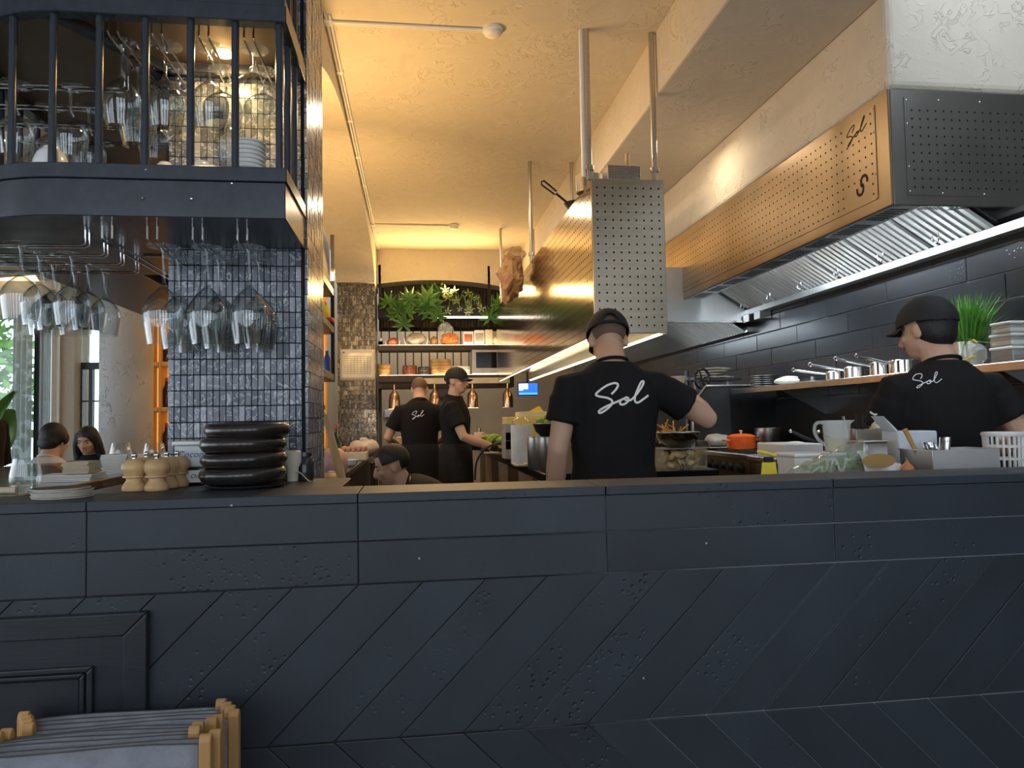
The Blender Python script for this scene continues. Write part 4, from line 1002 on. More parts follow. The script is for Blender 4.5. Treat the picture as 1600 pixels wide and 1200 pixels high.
        obj('lips', B().sph(hp(0, .0845, -.061), (.021*s, .009*s, .0075*s), 12, 8, Hm), pm('lips', (.42, .16, .12), .45), t, smooth=80)
    if glove:
        for q, sh, el, wr, A in arms[:1]:
            gb = B(); limb(gb, [wr-(wr-el).normalized()*.03, wr], [.036*s, .034*s]); hand(gb, wr+(wr-el).normalized()*.012, Lm @ Vector(A[2]) if len(A) > 2 else (wr-el), EZ, q, curl, s*1.12)
            obj('glove', fuse(gb, 'glove', .006, 2), pm('black_nitrile', (.012, .012, .014), .35), t)
    # ---- handwritten word on the back, laid on the cloth
    if word:
        cx, cz, w_, h_ = word; bvh = BVHTree.FromPolygons([v.co for v in sm.vertices], [p.vertices for p in sm.polygons])
        wb = B()
        for st in SOL:
            pts = []
            for p in cr([(u, v, 0) for u, v in st], 7):
                x = cx+(p.x-.5)*w_; z = cz+(p.y-.5)*h_+(p.x-.5)*h_*.15
                hit = bvh.ray_cast(Vector((x, -1, z)), Vector((0, 1, 0)))
                if hit[0] is not None: pts.append((hit[0], hit[1]))
            if len(pts) > 2:
                pts_ = [a for a, _ in pts]; ribbon(wb, pts_, (0, -1, 0), w_*.038, .0028)
        obj('printed_word', wb, PRINT, so)
    return t
def stand(px, Y): p = at(px, 700, Y); return Vector((p.x, Y, 0))
# main chef at the island
human('person', 'chef in black cap and tee with large white word, back turned, at the island', stand(958, 3.05), 0.0, 1.04, hpitch=.56, hyaw=-.12,
      armR=((.42, .02, 1.235), (.405, .24, 1.355), (-.30, 1, .05), (0, 0, -1)), armL=((-.235, -.03, 1.12), (-.235, .10, .87), (.1, .6, -1), (-1, 0, 0)),
      voxel=.006, cap=True, hair='crop', word=(.012, 1.385, .225, .116), hairmat=pm('cropped_hair', (.15, .090, .062), .7), sleeve=.56)
# chef at the right
human('person', 'chef in black cap with a small white word on his back, at the right', stand(1474, 2.57), -.06, 1.01, hpitch=.22, hyaw=.50,
      armR=((.282, -.05, 1.185), (.20, .22, 1.10), (-.5, .8, -.3), (0, 0, 1)), armL=((-.235, .06, 1.13), (-.15, .30, 1.05), (.3, .9, -.3), (0, 0, 1)),
      voxel=.006, cap=True, hair='full', word=(-.112, 1.418, .082, .052), sleeve=.60, capopen=False)
# two chefs at the far pass
human('person', 'cropped-hair chef in black tee and apron seen from behind at the far pass', stand(656, 7.2), .05, 1.02, hpitch=.5, hyaw=-.1,
      armR=((.27, .03, 1.12), (.18, .25, 1.06)), armL=((-.30, .02, 1.12), (-.20, .24, 1.05)), voxel=.010, hair='crop', word=(-.02, 1.36, .115, .075), apron=True, hairmat=MATS['cropped_hair'], sleeve=.66)
human('person', 'chef in black cap and glove turning his face aside beside the island', stand(712, 6.75), -1.75, 1.03, hyaw=-.35, hpitch=.08,
      armR=((.25, .10, 1.12), (.16, .36, 1.02)), armL=((-.22, .02, 1.12), (-.10, .33, 1.02)), voxel=.008, cap=True, hair='short', face=True, apron=True, glove=True, sleeve=.66, curl=.9, capopen=False)
# chef bending down behind the counter
pc = at(645, 720, 4.2)
human('person', 'chef bending low behind the counter, face in profile, dark olive tee', Vector((pc.x+.37, 4.22, 0)), 1.72, 1.0, drop=.32, lean=.95, hpitch=-.60, hyaw=-.08,
      armR=((.20, .22, 1.20), (.12, .42, 1.10)), armL=((-.20, .22, 1.20), (-.12, .42, 1.10)), voxel=.007, hair='short', face=True, legs='squat', shirt=pm('olive_cotton', (.020, .018, .010), .85, 0, .15, 16))
# diners beyond the bar
CREAMT = pm('white_tee', (.72, .69, .66), .85, 0, .06)
pc = at(68, 690, 5.5)
human('person', 'dark-haired diner in a white tee seated with his back turned by the window', Vector((pc.x, 5.5, 0)), -.15, 1.0, drop=.385, lean=.12, hpitch=.15, hyaw=-.15,
      armR=((.24, .10, 1.16), (.16, .33, 1.15)), armL=((-.24, .10, 1.16), (-.16, .33, 1.15)), voxel=.010, hair='full', shirt=CREAMT, legs='sit')
pc = at(146, 690, 6.9)
human('person', 'long-haired diner facing the viewer with sunglasses pushed up on her head', Vector((pc.x, 6.9, 0)), PI-.1, 1.0, drop=.41, lean=.10, hpitch=.22, hyaw=.1, female=True,
      armR=((.22, .10, 1.16), (.12, .33, 1.15)), armL=((-.22, .10, 1.16), (-.12, .33, 1.15)), voxel=.009, hair='long', face=True, legs='sit')
pc = at(-30, 700, 5.0)
human('person', 'person in black standing at the left edge, only the shoulder in view', Vector((pc.x, 5.0, 0)), 1.4, .96, drop=0, lean=.1, hpitch=.1,
      armR=((.25, .05, 1.12), (.2, .28, 1.05)), armL=((-.25, .05, 1.12), (-.2, .28, 1.05)), voxel=.012, hair='full', sleeve=1.0)
# ================================================================== FAR KITCHEN
def base(px, Y, z, py=650): p = at(px, py, Y); return Vector((p.x, Y, z))
BY = 9.30; SZ1 = at(690, 541, BY).z; SZ0 = at(690, 587, BY).z; PZ_ = at(690, 497, BY).z
BX0, BX1 = at(591, 560, BY).x, at(800, 560, BY).x
bsh = thing('back_shelf', 'dark shelf rack with lit shelves across the far end of the kitchen', 'shelf')
for z, th in ((SZ1, .06), (SZ0, .16)): obj('board', B().b2((BX0, BY-.16, z-th), (BX1, BY+.22, z)), WOODD, bsh, bev=.003)
obj('planter_trough', B().b2((BX0, BY-.05, PZ_), (BX1, BY+.2, PZ_+.16)), MATTEB, bsh)
obj('light_bar', B().b2((at(683, 495, BY).x, BY-.17, PZ_-.02), (at(760, 495, BY).x, BY-.12, PZ_)), emit('shelf_batten', (1, .93, .8), 2.5), bsh)
for k in range(17):
    x = BX0+.03+k*(BX1-BX0-.06)/16
    obj('bar', B().cyl((x, BY+.19, SZ0), (x, BY+.19, PZ_), .007, n=8), MATTEB, bsh, smooth=60)
LEDB = emit('shelf_led', (1.0, .78, .48), 14)
for z in (SZ1, SZ0): obj('led_strip', B().b2((BX0+.02, BY-.15, z+.0003), (BX1-.02, BY-.115, z+.0022)), LEDB, bsh)
for x in (BX0+.02, at(766, 450, BY).x): obj('upright', B().b2((x-.015, BY+.15, PZ_+.16), (x+.015, BY+.18, 3.3)), MATTEB, bsh)
obj('hanger_left', B().b2((BX0-.0, BY-.1, .0), (BX0+.03, BY+.2, SZ0-.16)), MATTEB, bsh)
SLM = pm('brown_slat', (.045, .030, .020), .6, 0, .3, 10)
sp_ = thing('slat_screen', 'brown vertical slat screen under the curved beam behind the plants', 'screen')
for k in range(42):
    x = -.45+k*.043
    obj('slat', B().b2((x, 9.86, 2.55), (x+.034, 9.89, 3.4995)), SLM, sp_)
obj('backing', B().b2((-.47, 9.891, 2.5), (1.39, 9.90, 3.4995)), MATTEB, sp_)
# trailing plants
def palmate(b, c, r, tilt, yaw, n=8):
    R = Matrix.Rotation(yaw, 3, 'Z') @ Matrix.Rotation(tilt, 3, 'X')
    for k in range(n):
        a = -2.3+4.6*k/(n-1); L = r*(1-.25*abs(a)/2.3); d = Vector((math.sin(a), math.cos(a), 0)); s = Vector((d.y, -d.x, 0)); w_ = L*.17
        pts = [Vector((0, 0, 0)), d*L*.45+s*w_+Vector((0, 0, .01)), d*L+Vector((0, 0, -.03*L/.2)), d*L*.45-s*w_+Vector((0, 0, .01)), d*L*.45+Vector((0, 0, -.012))]
        b.add([Vector(c)+R @ p for p in pts], [(0, 1, 4), (1, 2, 4), (2, 3, 4), (3, 0, 4)])
def plant(px, py, name, label, leaves, spread, r, mat, Y=BY-.08, seed=0, n=8):
    rnd = random.Random(seed); p = at(px, py, Y)
    t = thing(name, label, 'plant', (p.x, Y, PZ_+.161), 0, 'foliage plants in the trough'); dz = p.z-PZ_-.161
    stems = B()
    for k in range(leaves):
        c = Vector((rnd.uniform(-spread, spread), rnd.uniform(-.12, .02), dz+rnd.uniform(-.16, .14)))
        lb = B(); palmate(lb, c, r*rnd.uniform(.75, 1.15), PI/2+rnd.uniform(-.5, .35), PI+rnd.uniform(-.5, .5) if True else 0, n)
        obj('leaf', lb, mat, t)
        stems.tube(cr([(c.x*.2, .05, -.02), (c.x*.6, -.02, max(.12, c.z*.5+.1)), c], 4), .004, 5)
    obj('stems', stems, GREEN, t)
plant(655, 483, 'fatsia_plant', 'dark green palmate plant spilling over the left of the trough', 10, .30, .20, GREEN, seed=3)
plant(625, 490, 'fatsia_plant', 'drooping palmate plant at the far left end of the trough', 5, .16, .17, GREEN, seed=5)
plant(772, 482, 'fatsia_plant', 'palmate plant at the right end of the trough by the hood', 4, .08, .19, GREEN, seed=8)
plant(672, 462, 'fatsia_plant', 'tall palmate plant rising behind the others in the trough', 4, .14, .17, pm('deep_leaf', (.03, .07, .02), .5), Y=BY+.1, seed=9)
VAR = pm('variegated_leaf', (.34, .38, .20), .5, 0, .35, 30)
plant(712, 470, 'variegated_ivy', 'pale variegated ivy in the middle of the trough', 12, .16, .075, VAR, seed=11, n=5)
plant(745, 472, 'variegated_ivy', 'pale variegated ivy right of the middle of the trough', 8, .12, .07, VAR, seed=12, n=5)
# goods on the upper shelf
def pack(name, label, px0, px1, pyt, Y, z, mat, depth=.16, cat='box', group=None, bev=.012, band=None):
    a = at(px0, pyt, Y); b_ = at(px1, pyt, Y)
    t = thing(name, label, cat, ((a.x+b_.x)/2, Y, z+.0005), 0, group); w_ = (b_.x-a.x)/2; h = a.z-z
    obj('carton', B().b2((-w_, -depth/2, 0), (w_, depth/2, h)), mat, t, bev=bev, seg=2)
    if band: obj('label_band', B().b2((-w_*.8, -depth/2-.0015, h*.25), (w_*.8, -depth/2-.0003, h*.8)), band, t)
    return t
def tray(name, label, px0, px1, pyt, Y, z, mat, food, depth=.2, seed=1):
    a = at(px0, pyt, Y); b_ = at(px1, pyt, Y); w_ = (b_.x-a.x)/2; h = a.z-z
    t = thing(name, label, 'tray', ((a.x+b_.x)/2, Y, z+.0005))
    obj('tray', B().prism([(-w_*.85, 0), (w_*.85, 0), (w_, h*.55), (w_*.96, h*.55), (w_*.82, .006), (-w_*.82, .006), (-w_*.96, h*.55), (-w_, h*.55)], 'y', -depth/2, depth/2), mat, t, bev=.002)
    obj('contents', crumple(B(), (0, 0, h*.5), (w_*.8, depth*.4, h*.5), seed, .25), food, t)
FOOD = pm('pink_food', (.42, .13, .07), .5, 0, .3, 20); GREYF = pm('wrapped_grey', (.40, .36, .30), .45, 0, .2, 12)
tray('food_tray', 'small white tub at the left end of the upper back shelf', 591, 599, 528, BY, SZ1, WHITEP, PAPER, .12, 2)
tray('food_tray', 'white tray holding red food on the upper back shelf', 602, 625, 527, BY, SZ1, WHITEP, FOOD, .2, 3)
tray('food_tray', 'long white tray with a grey wrapped bundle on the upper back shelf', 631, 669, 520, BY, SZ1, WHITEP, GREYF, .2, 4)
tray('food_tray', 'white tray with a brown lid between the bundle and the snack bag', 670, 686, 526, BY, SZ1, WHITEP, BROWN, .16, 5)
p = base(704, BY, SZ1+.0005)
t = thing('snack_bag', 'clear bag of orange snacks tied at the neck on the upper back shelf', 'bag', p)
obj('contents', crumple(B(), (0, 0, .085), (.11, .08, .085), 4, .25, 22, 14, 26), pm('orange_snack', (.55, .18, .05), .7, 0, .5, 40), t)
obj('film', crumple(B(), (-.05, 0, .20), (.09, .05, .10), 7, .4, 22, 14, 14), CLEARP, t)
pack('goods_carton', 'red and white carton on the upper back shelf beside the snack bag', 723, 739, 519, BY, SZ1, PAPER, .16, band=FOOD)
pack('goods_carton', 'white carton with dark marks on the upper back shelf', 740, 756, 517, BY, SZ1, PAPER, .16, band=GREYF)
pack('goods_carton', 'cream carton near the hood on the upper back shelf', 757, 769, 516, BY, SZ1, CREAMP, .16)
tray('food_tray', 'beige wrapped pack at the right end of the upper back shelf', 765, 784, 526, BY-.02, SZ1, PAPER, CREAMP, .2, 8)
# goods on the lower shelf
def round_stack(px, wpx, hpx, n, name, lab, mat, cat, gap=.0, Y=BY):
    p = base(px, Y, SZ0); r = wid(wpx, p)/2; h = wid(hpx, p)/n
    ws_ = ['bottom', 'second', 'third', 'fourth', 'fifth', 'sixth', 'top']
    for k in range(n):
        t = thing(name, '%s, %s one of its stack on the lower back shelf' % (lab, 'top' if k == n-1 else ws_[k]), cat, (p.x+random.uniform(-.004, .004), Y, SZ0+.0005+k*h), 0, lab+'s')
        obj('wall', B().lathe([(r*.96, 0), (r, h*.1), (r, h*.9), (r*.96, h*.98), (r*.88, h*.98), (r*.88, 0.0)], 24, closed=True), mat, t, smooth=40)
        obj('floor', B().lathe([(0, h*.3), (r*.879, h*.3), (r*.879, h*.45), (0, h*.5)], 20), mat, t, smooth=40)
round_stack(601, 21, 19, 3, 'bamboo_steamer', 'dark bamboo steamer at the left', BAMBOO, 'steamer')
round_stack(641, 23, 16, 3, 'brown_bowl', 'reddish brown bowl', pm('brown_glaze', (.16, .05, .025), .3, 0, .3), 'bowl')
round_stack(664, 20, 14, 2, 'black_bowl', 'black and white bowl', pm('black_glaze', (.05, .05, .05), .2, 0, .3), 'bowl')
round_stack(690, 32, 25, 5, 'bamboo_steamer', 'wide pale bamboo steamer', BAMBOO, 'steamer')
round_stack(722, 29, 14, 4, 'white_plate', 'white plate', PORC, 'plate')
a = at(736, 546, BY); b_ = at(780, 583, BY)
t = thing('microwave', 'silver microwave oven at the right of the lower back shelf', 'microwave', ((a.x+b_.x)/2, BY, SZ0+.0005)); w_ = (b_.x-a.x)/2; h = a.z-SZ0
obj('case', B().b2((-w_, -.14, .012), (w_, .16, h)), pm('silver_case', (.45, .43, .40), .35, .7), t, bev=.006, seg=2)
obj('window', B().b2((-w_*.72, -.1425, h*.25), (w_*.75, -.1402, h*.85)), BLACKS, t)
obj('door_frame', B().b2((-w_*.8, -.1445, h*.17), (w_*.83, -.1408, h*.23)).b2((-w_*.8, -.1445, h*.87), (w_*.83, -.1408, h*.93)), pm('pale_frame', (.6, .55, .45), .4), t)
for sx in (-.8, .8): obj('foot', B().cyl((w_*sx, -.1, 0), (w_*sx, -.1, .012), .012, n=10), MATTEB, t)
# heat-lamp rail over the far pass
hl = thing('heat_lamp_rail', 'cream metal lamp rail over the far pass', 'rail')
a = at(648, 596, 8.9); b_ = at(796, 594, 8.9)
obj('rail', B().b2((a.x, 8.86, a.z-.035), (b_.x, 8.94, a.z+.035)), pm('cream_metal', (.62, .52, .36), .35), hl, bev=.004)
for xx in (a.x+.1, b_.x-.1): obj('bracket', B().b2((xx-.02, 8.9405, a.z-.03), (xx+.02, 9.139, a.z-.01)), MATTEB, hl)
obj('rail_extension', B().b2((at(592, 600, 8.9).x, 8.89, a.z-.03), (a.x-.001, 8.93, a.z+.0)), MATTEB, hl)
for i, px in enumerate((616, 679, 738, 793)):
    p = at(px, 604, 8.9); p.z = a.z-.035-.06
    t = thing('heat_lamp', 'bell-shaped copper heat lamp, %s from the left over the far pass' % ['first', 'second', 'third', 'fourth'][i], 'lamp', (p.x, 8.9, p.z), 0, 'heat lamps over the far pass')
    obj('shade', B().lathe([(.014, 0), (.03, -.03), (.055, -.06), (.066, -.12), (.068, -.235), (.066, -.235), (.063, -.12), (.05, -.062), (.014, -.02)], 26, closed=True), COPPER, t, smooth=50)
    obj('stem', B().cyl((0, 0, -.01), (0, 0, .06), .012), COPPER, t, smooth=60)
    obj('bulb', B().sph((0, 0, -.17), (.035, .035, .05), 14, 10), emit('lamp_bulb', (1, .6, .25), 5), t, smooth=80)
area('pass_glow', (.2, 8.9, 1.45), (1.6, .2), (.2, 8.9, 0), 9, SOFT)
# order screen
a = at(809, 598, 8.6); b_ = at(841, 618, 8.6)
t = thing('order_screen', 'small blue order screen hung under the island hood end', 'screen', ((a.x+b_.x)/2, 8.6, b_.z)); w_ = (b_.x-a.x)/2; h = a.z-b_.z
obj('bezel', B().b2((-w_, 0, 0), (w_, .03, h)), MATTEB, t, bev=.003)
SB = emit('screen_blue', (.02, .14, .85), 1.3); SW = emit('screen_white', (.75, .88, 1), 1.3)
sc_ = obj('display', B().b2((-w_*.95, -.002, h*.06), (w_*.95, -.0005, h*.95)), SB, t)
obj('display_panel', B().b2((-w_*.9, -.0035, h*.50), (0, -.0022, h*.92)), SW, sc_); obj('display_panel', B().b2((-w_*.9, -.0035, h*.40), (-w_*.5, -.0022, h*.499)), SW, sc_)
obj('display_bar', B().b2((-w_*.9, -.0035, h*.10), (w_*.9, -.0022, h*.22)), emit('screen_cyan', (.1, .5, .95), 1.2), sc_)
obj('arm', B().cyl((0, .02, h), (0, .02, h+.18), .012), MATTEB, t, smooth=60)
# far pass counter
fpc = thing('far_pass_counter', 'far pass counter behind the two chefs', 'counter')
obj('top', B().b2((-.42, 8.15, .93), (.60, 8.9, .98)), BLACKS, fpc, bev=.004); obj('front', B().b2((-.40, 8.2, 0), (.58, 8.88, .929)), STEELW, fpc)
pack('cutting_board', 'pale wooden board with food on the far pass counter', 620, 646, 683, 8.3, .981, WOODL, .3, 'board', None, .004)
pack('goods_carton', 'cream carton on the far pass counter between the chefs', 690, 706, 672, 8.5, .981, CREAMP, .25)
# wall bits behind the pass
pic = thing('framed_picture', 'dark framed picture on the far grey wall', 'picture', at(695, 610, 11.95))
obj('frame', B().b2((-.16, 0, -.14), (.16, .03, .16)), WOODD, pic, bev=.004); obj('print', B().b2((-.12, -.002, -.10), (.12, -.0002, .12)), pm('picture_print', (.08, .06, .05), .6, 0, .5, 9), pic)
sw = thing('wall_switch', 'small switch plate on the far grey wall', 'switch', at(608, 646, 11.97))
obj('plate', B().b2((-.07, 0, -.06), (.07, .02, .06)), WHITEP, sw, bev=.004)
for k in (-1, 0, 1): obj('rocker', B().b2((k*.04-.014, -.006, -.035), (k*.04+.014, -.0002, .035)), WHITEP, sw, bev=.002)
# ------------------------------------------------------------------ left counter and arcade shelving
lc = thing('side_counter', 'black side counter along the arcade between the pillars', 'counter')
obj('top', B().b2((-.94, 3.5, .905), (-.48, 8.8, .95)), BLACKS, lc, bev=.004); obj('carcass', B().b2((-.93, 3.55, 0), (-.53, 8.75, .904)), DARKST, lc)
sh = thing('arcade_shelf', 'dark steel shelving between the two pillars', 'shelf')
AZ = [2.22, 1.96, 1.63]
for z in AZ: obj('board', B().b2((-.90, 3.38, z-.05), (-.55, 5.2, z)), DARKST, sh, bev=.003)
for y in (3.40, 5.17):
    for x in (-.88, -.56): obj('upright', B().b2((x-.012, y-.012, 1.58), (x+.012, y+.012, 2.6)), MATTEB, sh)
area('cove_spill', (-.70, 5.15, 2.30), (.35, .05), (-.70, 8.2, 3.45), 17, WARM, spread=2.0)
area('cove_spill_near', (-.70, 4.4, 2.27), (.35, .05), (-.70, 5.4, 3.4), 7, WARM)
def sack(name, label, px, py, Y, z, r, mat, seed, cat='bag', X=None):
    p = at(px, py, Y)
    t = thing(name, label, cat, (X if X is not None else p.x, Y, z+.001))
    b = crumple(B(), (0, 0, r[2]*.96), r, seed, .22, 18, 12, 9)
    b.v = [(x, y, max(zz, 0.0)) for x, y, zz in b.v]
    obj('film', b, mat, t, smooth=50); obj('knot', crumple(B(), (0, 0, r[2]*1.9), (r[0]*.3, r[1]*.3, r[2]*.22), seed+3, .4, 10, 8, 20), mat, t)
sack('yellow_bag', 'yellow snack bag on the arcade shelf', 505, 480, 4.9, AZ[1], (.06, .05, .10), YEL, 2, X=-.64); sack('yellow_bag', 'smaller yellow bag behind the first on the arcade shelf', 513, 478, 5.1, AZ[1], (.05, .04, .09), YEL, 3, X=-.62)
pack('red_box', 'red and white box on the arcade shelf', 508, 522, 497, 5.0, AZ[1], RED, .12)
t = thing('blue_bottle', 'blue bottle on the lowest arcade shelf', 'bottle', (-.585, 5.05, AZ[2]+.0005))
obj('body', B().lathe([(0, 0), (.02, 0), (.022, .02), (.022, .10), (.010, .13), (.010, .15), (0, .15)], 16), BLUEL, t, smooth=40); obj('cap', B().cyl((0, 0, .1505), (0, 0, .17), .012), WHITEP, t, smooth=50)
sack('orange_pack', 'orange pack on the lowest arcade shelf', 512, 566, 4.6, AZ[2], (.07, .06, .05), pm('orange_pack', (.55, .15, .03), .5), 5, 'pack', X=-.64)
# things on the side counter
t = thing('egg_tray', 'tray of brown eggs on the side counter', 'eggs', base(553, 7.0, .951))
obj('box', B().b2((-.12, -.14, 0), (.12, .14, .075)), CREAMP, t, bev=.004)
em_ = B().sph((0, 0, 0), (.022, .022, .028), 12, 8).mesh('egg', 80)
for i in range(5):
    for j in range(5):
        o = obj('egg', em_, pm('egg_shell', (.50, .28, .20), .5), t); o.location = (-.092+i*.046, -.10+j*.05, .10)
t = thing('mixing_bowl', 'white mixing bowl on the side counter in front of the eggs', 'bowl', base(547, 6.0, .951))
obj('bowl', B().lathe([(0, 0), (.03, 0), (.05, .015), (.065, .05), (.063, .05), (.047, .02), (0, .01)], 24), PORC, t, smooth=45); obj('rim', B().tube([(.065*math.cos(a), .065*math.sin(a), .05) for a in [2*PI*k/24 for k in range(24)]], .003, 6, True), PORC, t, smooth=60)
sack('white_sack', 'crumpled white plastic sack beside the far pillar', 569, 690, 7.6, .95, (.15, .12, .09), pm('white_film', (.55, .50, .45), .4), 6)
sack('pink_bag', 'pink plastic bag of produce on the side counter next to the near pillar', 521, 710, 4.6, .95, (.085, .09, .10), pm('pink_film', (.62, .36, .30), .4, 0, .15), 7)
sack('pink_bag', 'pale bag of dry goods at the front of the side counter', 518, 735, 4.0, .95, (.07, .08, .045), pm('beige_film', (.50, .34, .22), .5, 0, .2), 8)
t = thing('wooden_pole', 'pale wooden rolling board leaning beside the near pillar', 'pole'); p0 = at(508, 648, 3.46); p1 = p0+(at(541, 775, 3.42)-p0)*(p0.z/(p0.z-at(541, 775, 3.42).z))*.985
obj('shaft', B().tube([p0, p0+(p1-p0)*.12, p1], [.012, .019, .022], 12), pm('pale_pole', (.60, .42, .22), .5, 0, .1, 8), t, smooth=60); obj('hook', B().tube([p0+Vector((0, 0, .0)), p0+Vector((-.01, 0, .03)), p0+Vector((-.025, 0, .02))], .003, 6), CHROME, t, smooth=60)
t = thing('green_bottle', 'green bottle with a red cap on the sill behind the side counter', 'bottle', base(524, 7.4, .951))
obj('glass', B().lathe([(0, 0), (.035, 0), (.037, .02), (.037, .16), (.014, .23), (.014, .29), (0, .29)], 18), pm('green_glass', (.01, .05, .02), .1), t, smooth=40); obj('cap', B().cyl((0, 0, .2905), (0, 0, .33), .018), RED, t, smooth=50)
# paper sheet taped to the far pillar
a = at(531, 546, FY-.012); b_ = at(586, 594, FY-.012)
t = thing('paper_sheet', 'large white roster sheet in a plastic sleeve taped to the far pillar', 'paper', (0, 0, 0))
obj('sleeve', B().grid(lambda u, v: Vector((a.x+(b_.x-a.x)*u, FY-.012-.006*math.sin(u*5+v*3), a.z+(b_.z-a.z)*v)), 10, 8), pm('sleeve_paper', (.74, .71, .66), .25, 0, .05), t, smooth=60, solid=.003)
lines = B(); W_ = b_.x-a.x; H_ = a.z-b_.z
for k in range(9): lines.b2((a.x+W_*.12, FY-.0235, a.z-H_*(.22+.07*k)), (a.x+W_*.88, FY-.0225, a.z-H_*(.22+.07*k)-.003))
for k in range(9): lines.b2((a.x+W_*(.12+.095*k), FY-.0235, a.z-H_*.78), (a.x+W_*(.12+.095*k)+.003, FY-.0225, a.z-H_*.22))
lines.b2((a.x+W_*.08, FY-.0235, a.z-H_*.12), (a.x+W_*.14, FY-.0225, a.z-H_*.07))
obj('table_lines', lines, pm('grey_ink', (.22, .21, .20), .8), t)['kind'] = 'stuff'

# ================================================================== DINING ROOM TO THE LEFT
WY = 8.0
def xw(px, Y=WY): return at(px, 600, Y).x
struct('ceiling_dining', B().b2((-9, 1.0, 2.80), (-1.5, 8.35, 2.95)).b2((-1.5, 3.95, 2.80), (-.94, 8.35, 2.95)), PLASTT, label='dining room ceiling beyond the bar')
wl = B().b2((xw(80), WY, 0), (xw(116), WY+.35, 2.80)).b2((xw(158), WY+.1, 0), (xw(205), WY+.35, 2.80)).b2((-9, WY, 2.45), (xw(80), WY+.35, 2.80)).b2((xw(116), WY+.1, 2.55), (xw(158), WY+.35, 2.80))
wl.b2((xw(116), WY+.1, 0), (xw(158), WY+.35, .5)).b2((-9, WY, 0), (xw(-130), WY+.35, 2.45))
struct('wall_dining', wl, PLASTT, label='tan plaster window wall of the dining room')
struct('trim_3', B().b2((xw(91), WY-.03, 0), (xw(95), WY, 2.8)), PLAST, label='pale vertical pipe on the dining room pier')
cc = B(); cxx = at(198, 600, 7.5).x
cc.lathe([(0, 0), (.235, 0), (.235, 2.2), (.25, 2.5), (.30, 2.7), (.37, 2.8), (0, 2.8)], 40)
o = struct('column', cc, plaster('white_column_plaster', (.50, .49, .46), .8), label='round trowelled plaster column in the dining room', smooth=50); o.location = (cxx, 7.5, 0)
w1 = struct('window_1', B().b2((xw(49), WY+.05, .3), (xw(58), WY+.12, 2.45)), MATTEB, label='tall dining room window with black mullion')
obj('pane', B().b2((xw(-130), WY+.08, .3), (xw(49), WY+.086, 2.45)), WGLASS, w1); obj('pane', B().b2((xw(58), WY+.08, .3), (xw(79), WY+.086, 2.45)), WGLASS, w1)
obj('sill', B().b2((xw(-130), WY+.02, .2), (xw(80), WY+.3, .299)), PLASTT, w1)
w2 = struct('window_2', B().b2((xw(117), WY+.14, 1.90), (xw(159), WY+.2, 1.97)).b2((xw(117), WY+.14, .5), (xw(119), WY+.2, 1.90)).b2((xw(156), WY+.14, .5), (xw(160), WY+.2, 2.55)).b2((xw(129), WY+.14, .5), (xw(135), WY+.2, 1.90)).b2((xw(117), WY+.14, 2.5), (xw(159), WY+.2, 2.55)), pm('window_frame_green', (.012, .022, .022), .4), label='black framed casement window beside the round column')
for z in (.9, 1.23, 1.56):
    obj('glazing_bar', B().b2((xw(119), WY+.15, z), (xw(129), WY+.18, z+.015)), MATS['window_frame_green'], w2); obj('glazing_bar', B().b2((xw(135), WY+.15, z), (xw(156), WY+.18, z+.015)), MATS['window_frame_green'], w2)
for (a_, b2_, z0, z1) in ((119, 129, .5, 1.9), (135, 156, .5, 1.9), (117, 156, 1.97, 2.5)): obj('pane', B().b2((xw(a_), WY+.16, z0), (xw(b2_), WY+.165, z1)), WGLASS, w2)
CUR = pm('sheer_curtain', (.62, .68, .68), .9, 0, .05, alpha=.75)
for (a_, b2_, lab) in ((18, 48, 'pale sheer curtain left of the black mullion'), (60, 77, 'pale sheer curtain right of the black mullion')):
    xa, xb = xw(a_), xw(b2_)
    tag(obj('curtain', B().grid(lambda u, v: Vector((xa+(xb-xa)*u, WY+.02+.025*math.sin(u*22), .25+2.2*v)), 48, 2), CUR, None, smooth=70, solid=.003), lab, 'curtain', 'sheer curtains')
# greenery outside and the big indoor leaf
def leafball(b, c, r, n, ls, rnd):
    for k in range(n):
        d = Vector((rnd.gauss(0, 1), rnd.gauss(0, 1), rnd.gauss(0, 1))).normalized()*rnd.uniform(.6, 1); p = Vector(c)+Vector((d.x*r[0], d.y*r[1], d.z*r[2]))
        u = Vector((rnd.gauss(0, 1), rnd.gauss(0, 1), rnd.gauss(0, 1))).normalized(); v = u.cross(d).normalized()
        b.add([p-u*ls, p+v*ls*.5, p+u*ls, p-v*ls*.5], [(0, 1, 2, 3)])
t = thing('garden_tree', 'bright green tree outside the dining room window at the left edge', 'tree', (xw(0, 10.5)-.6, 10.8, 0))
lb = B(); leafball(lb, (0, 0, 1.9), (1.0, .8, 1.4), 1500, .09, random.Random(2)); obj('foliage', lb, pm('sunlit_leaf', (.16, .34, .08), .6, 0, .4, 5), t)['kind'] = 'stuff'
obj('trunk', B().tube([(0, 0, 0), (.05, 0, 1.2), (0, .05, 2.0)], [.09, .07, .03], 10), BROWN, t, smooth=60)
p = at(-12, 720, 6.4)
t = thing('banana_plant', 'large-leaved green plant by the dining room window', 'plant', (p.x, 6.4, 0))
obj('pot', B().lathe([(0, 0), (.16, 0), (.20, .4), (.18, .4), (.15, .05), (0, .05)], 24), BLACKM, t, smooth=40)
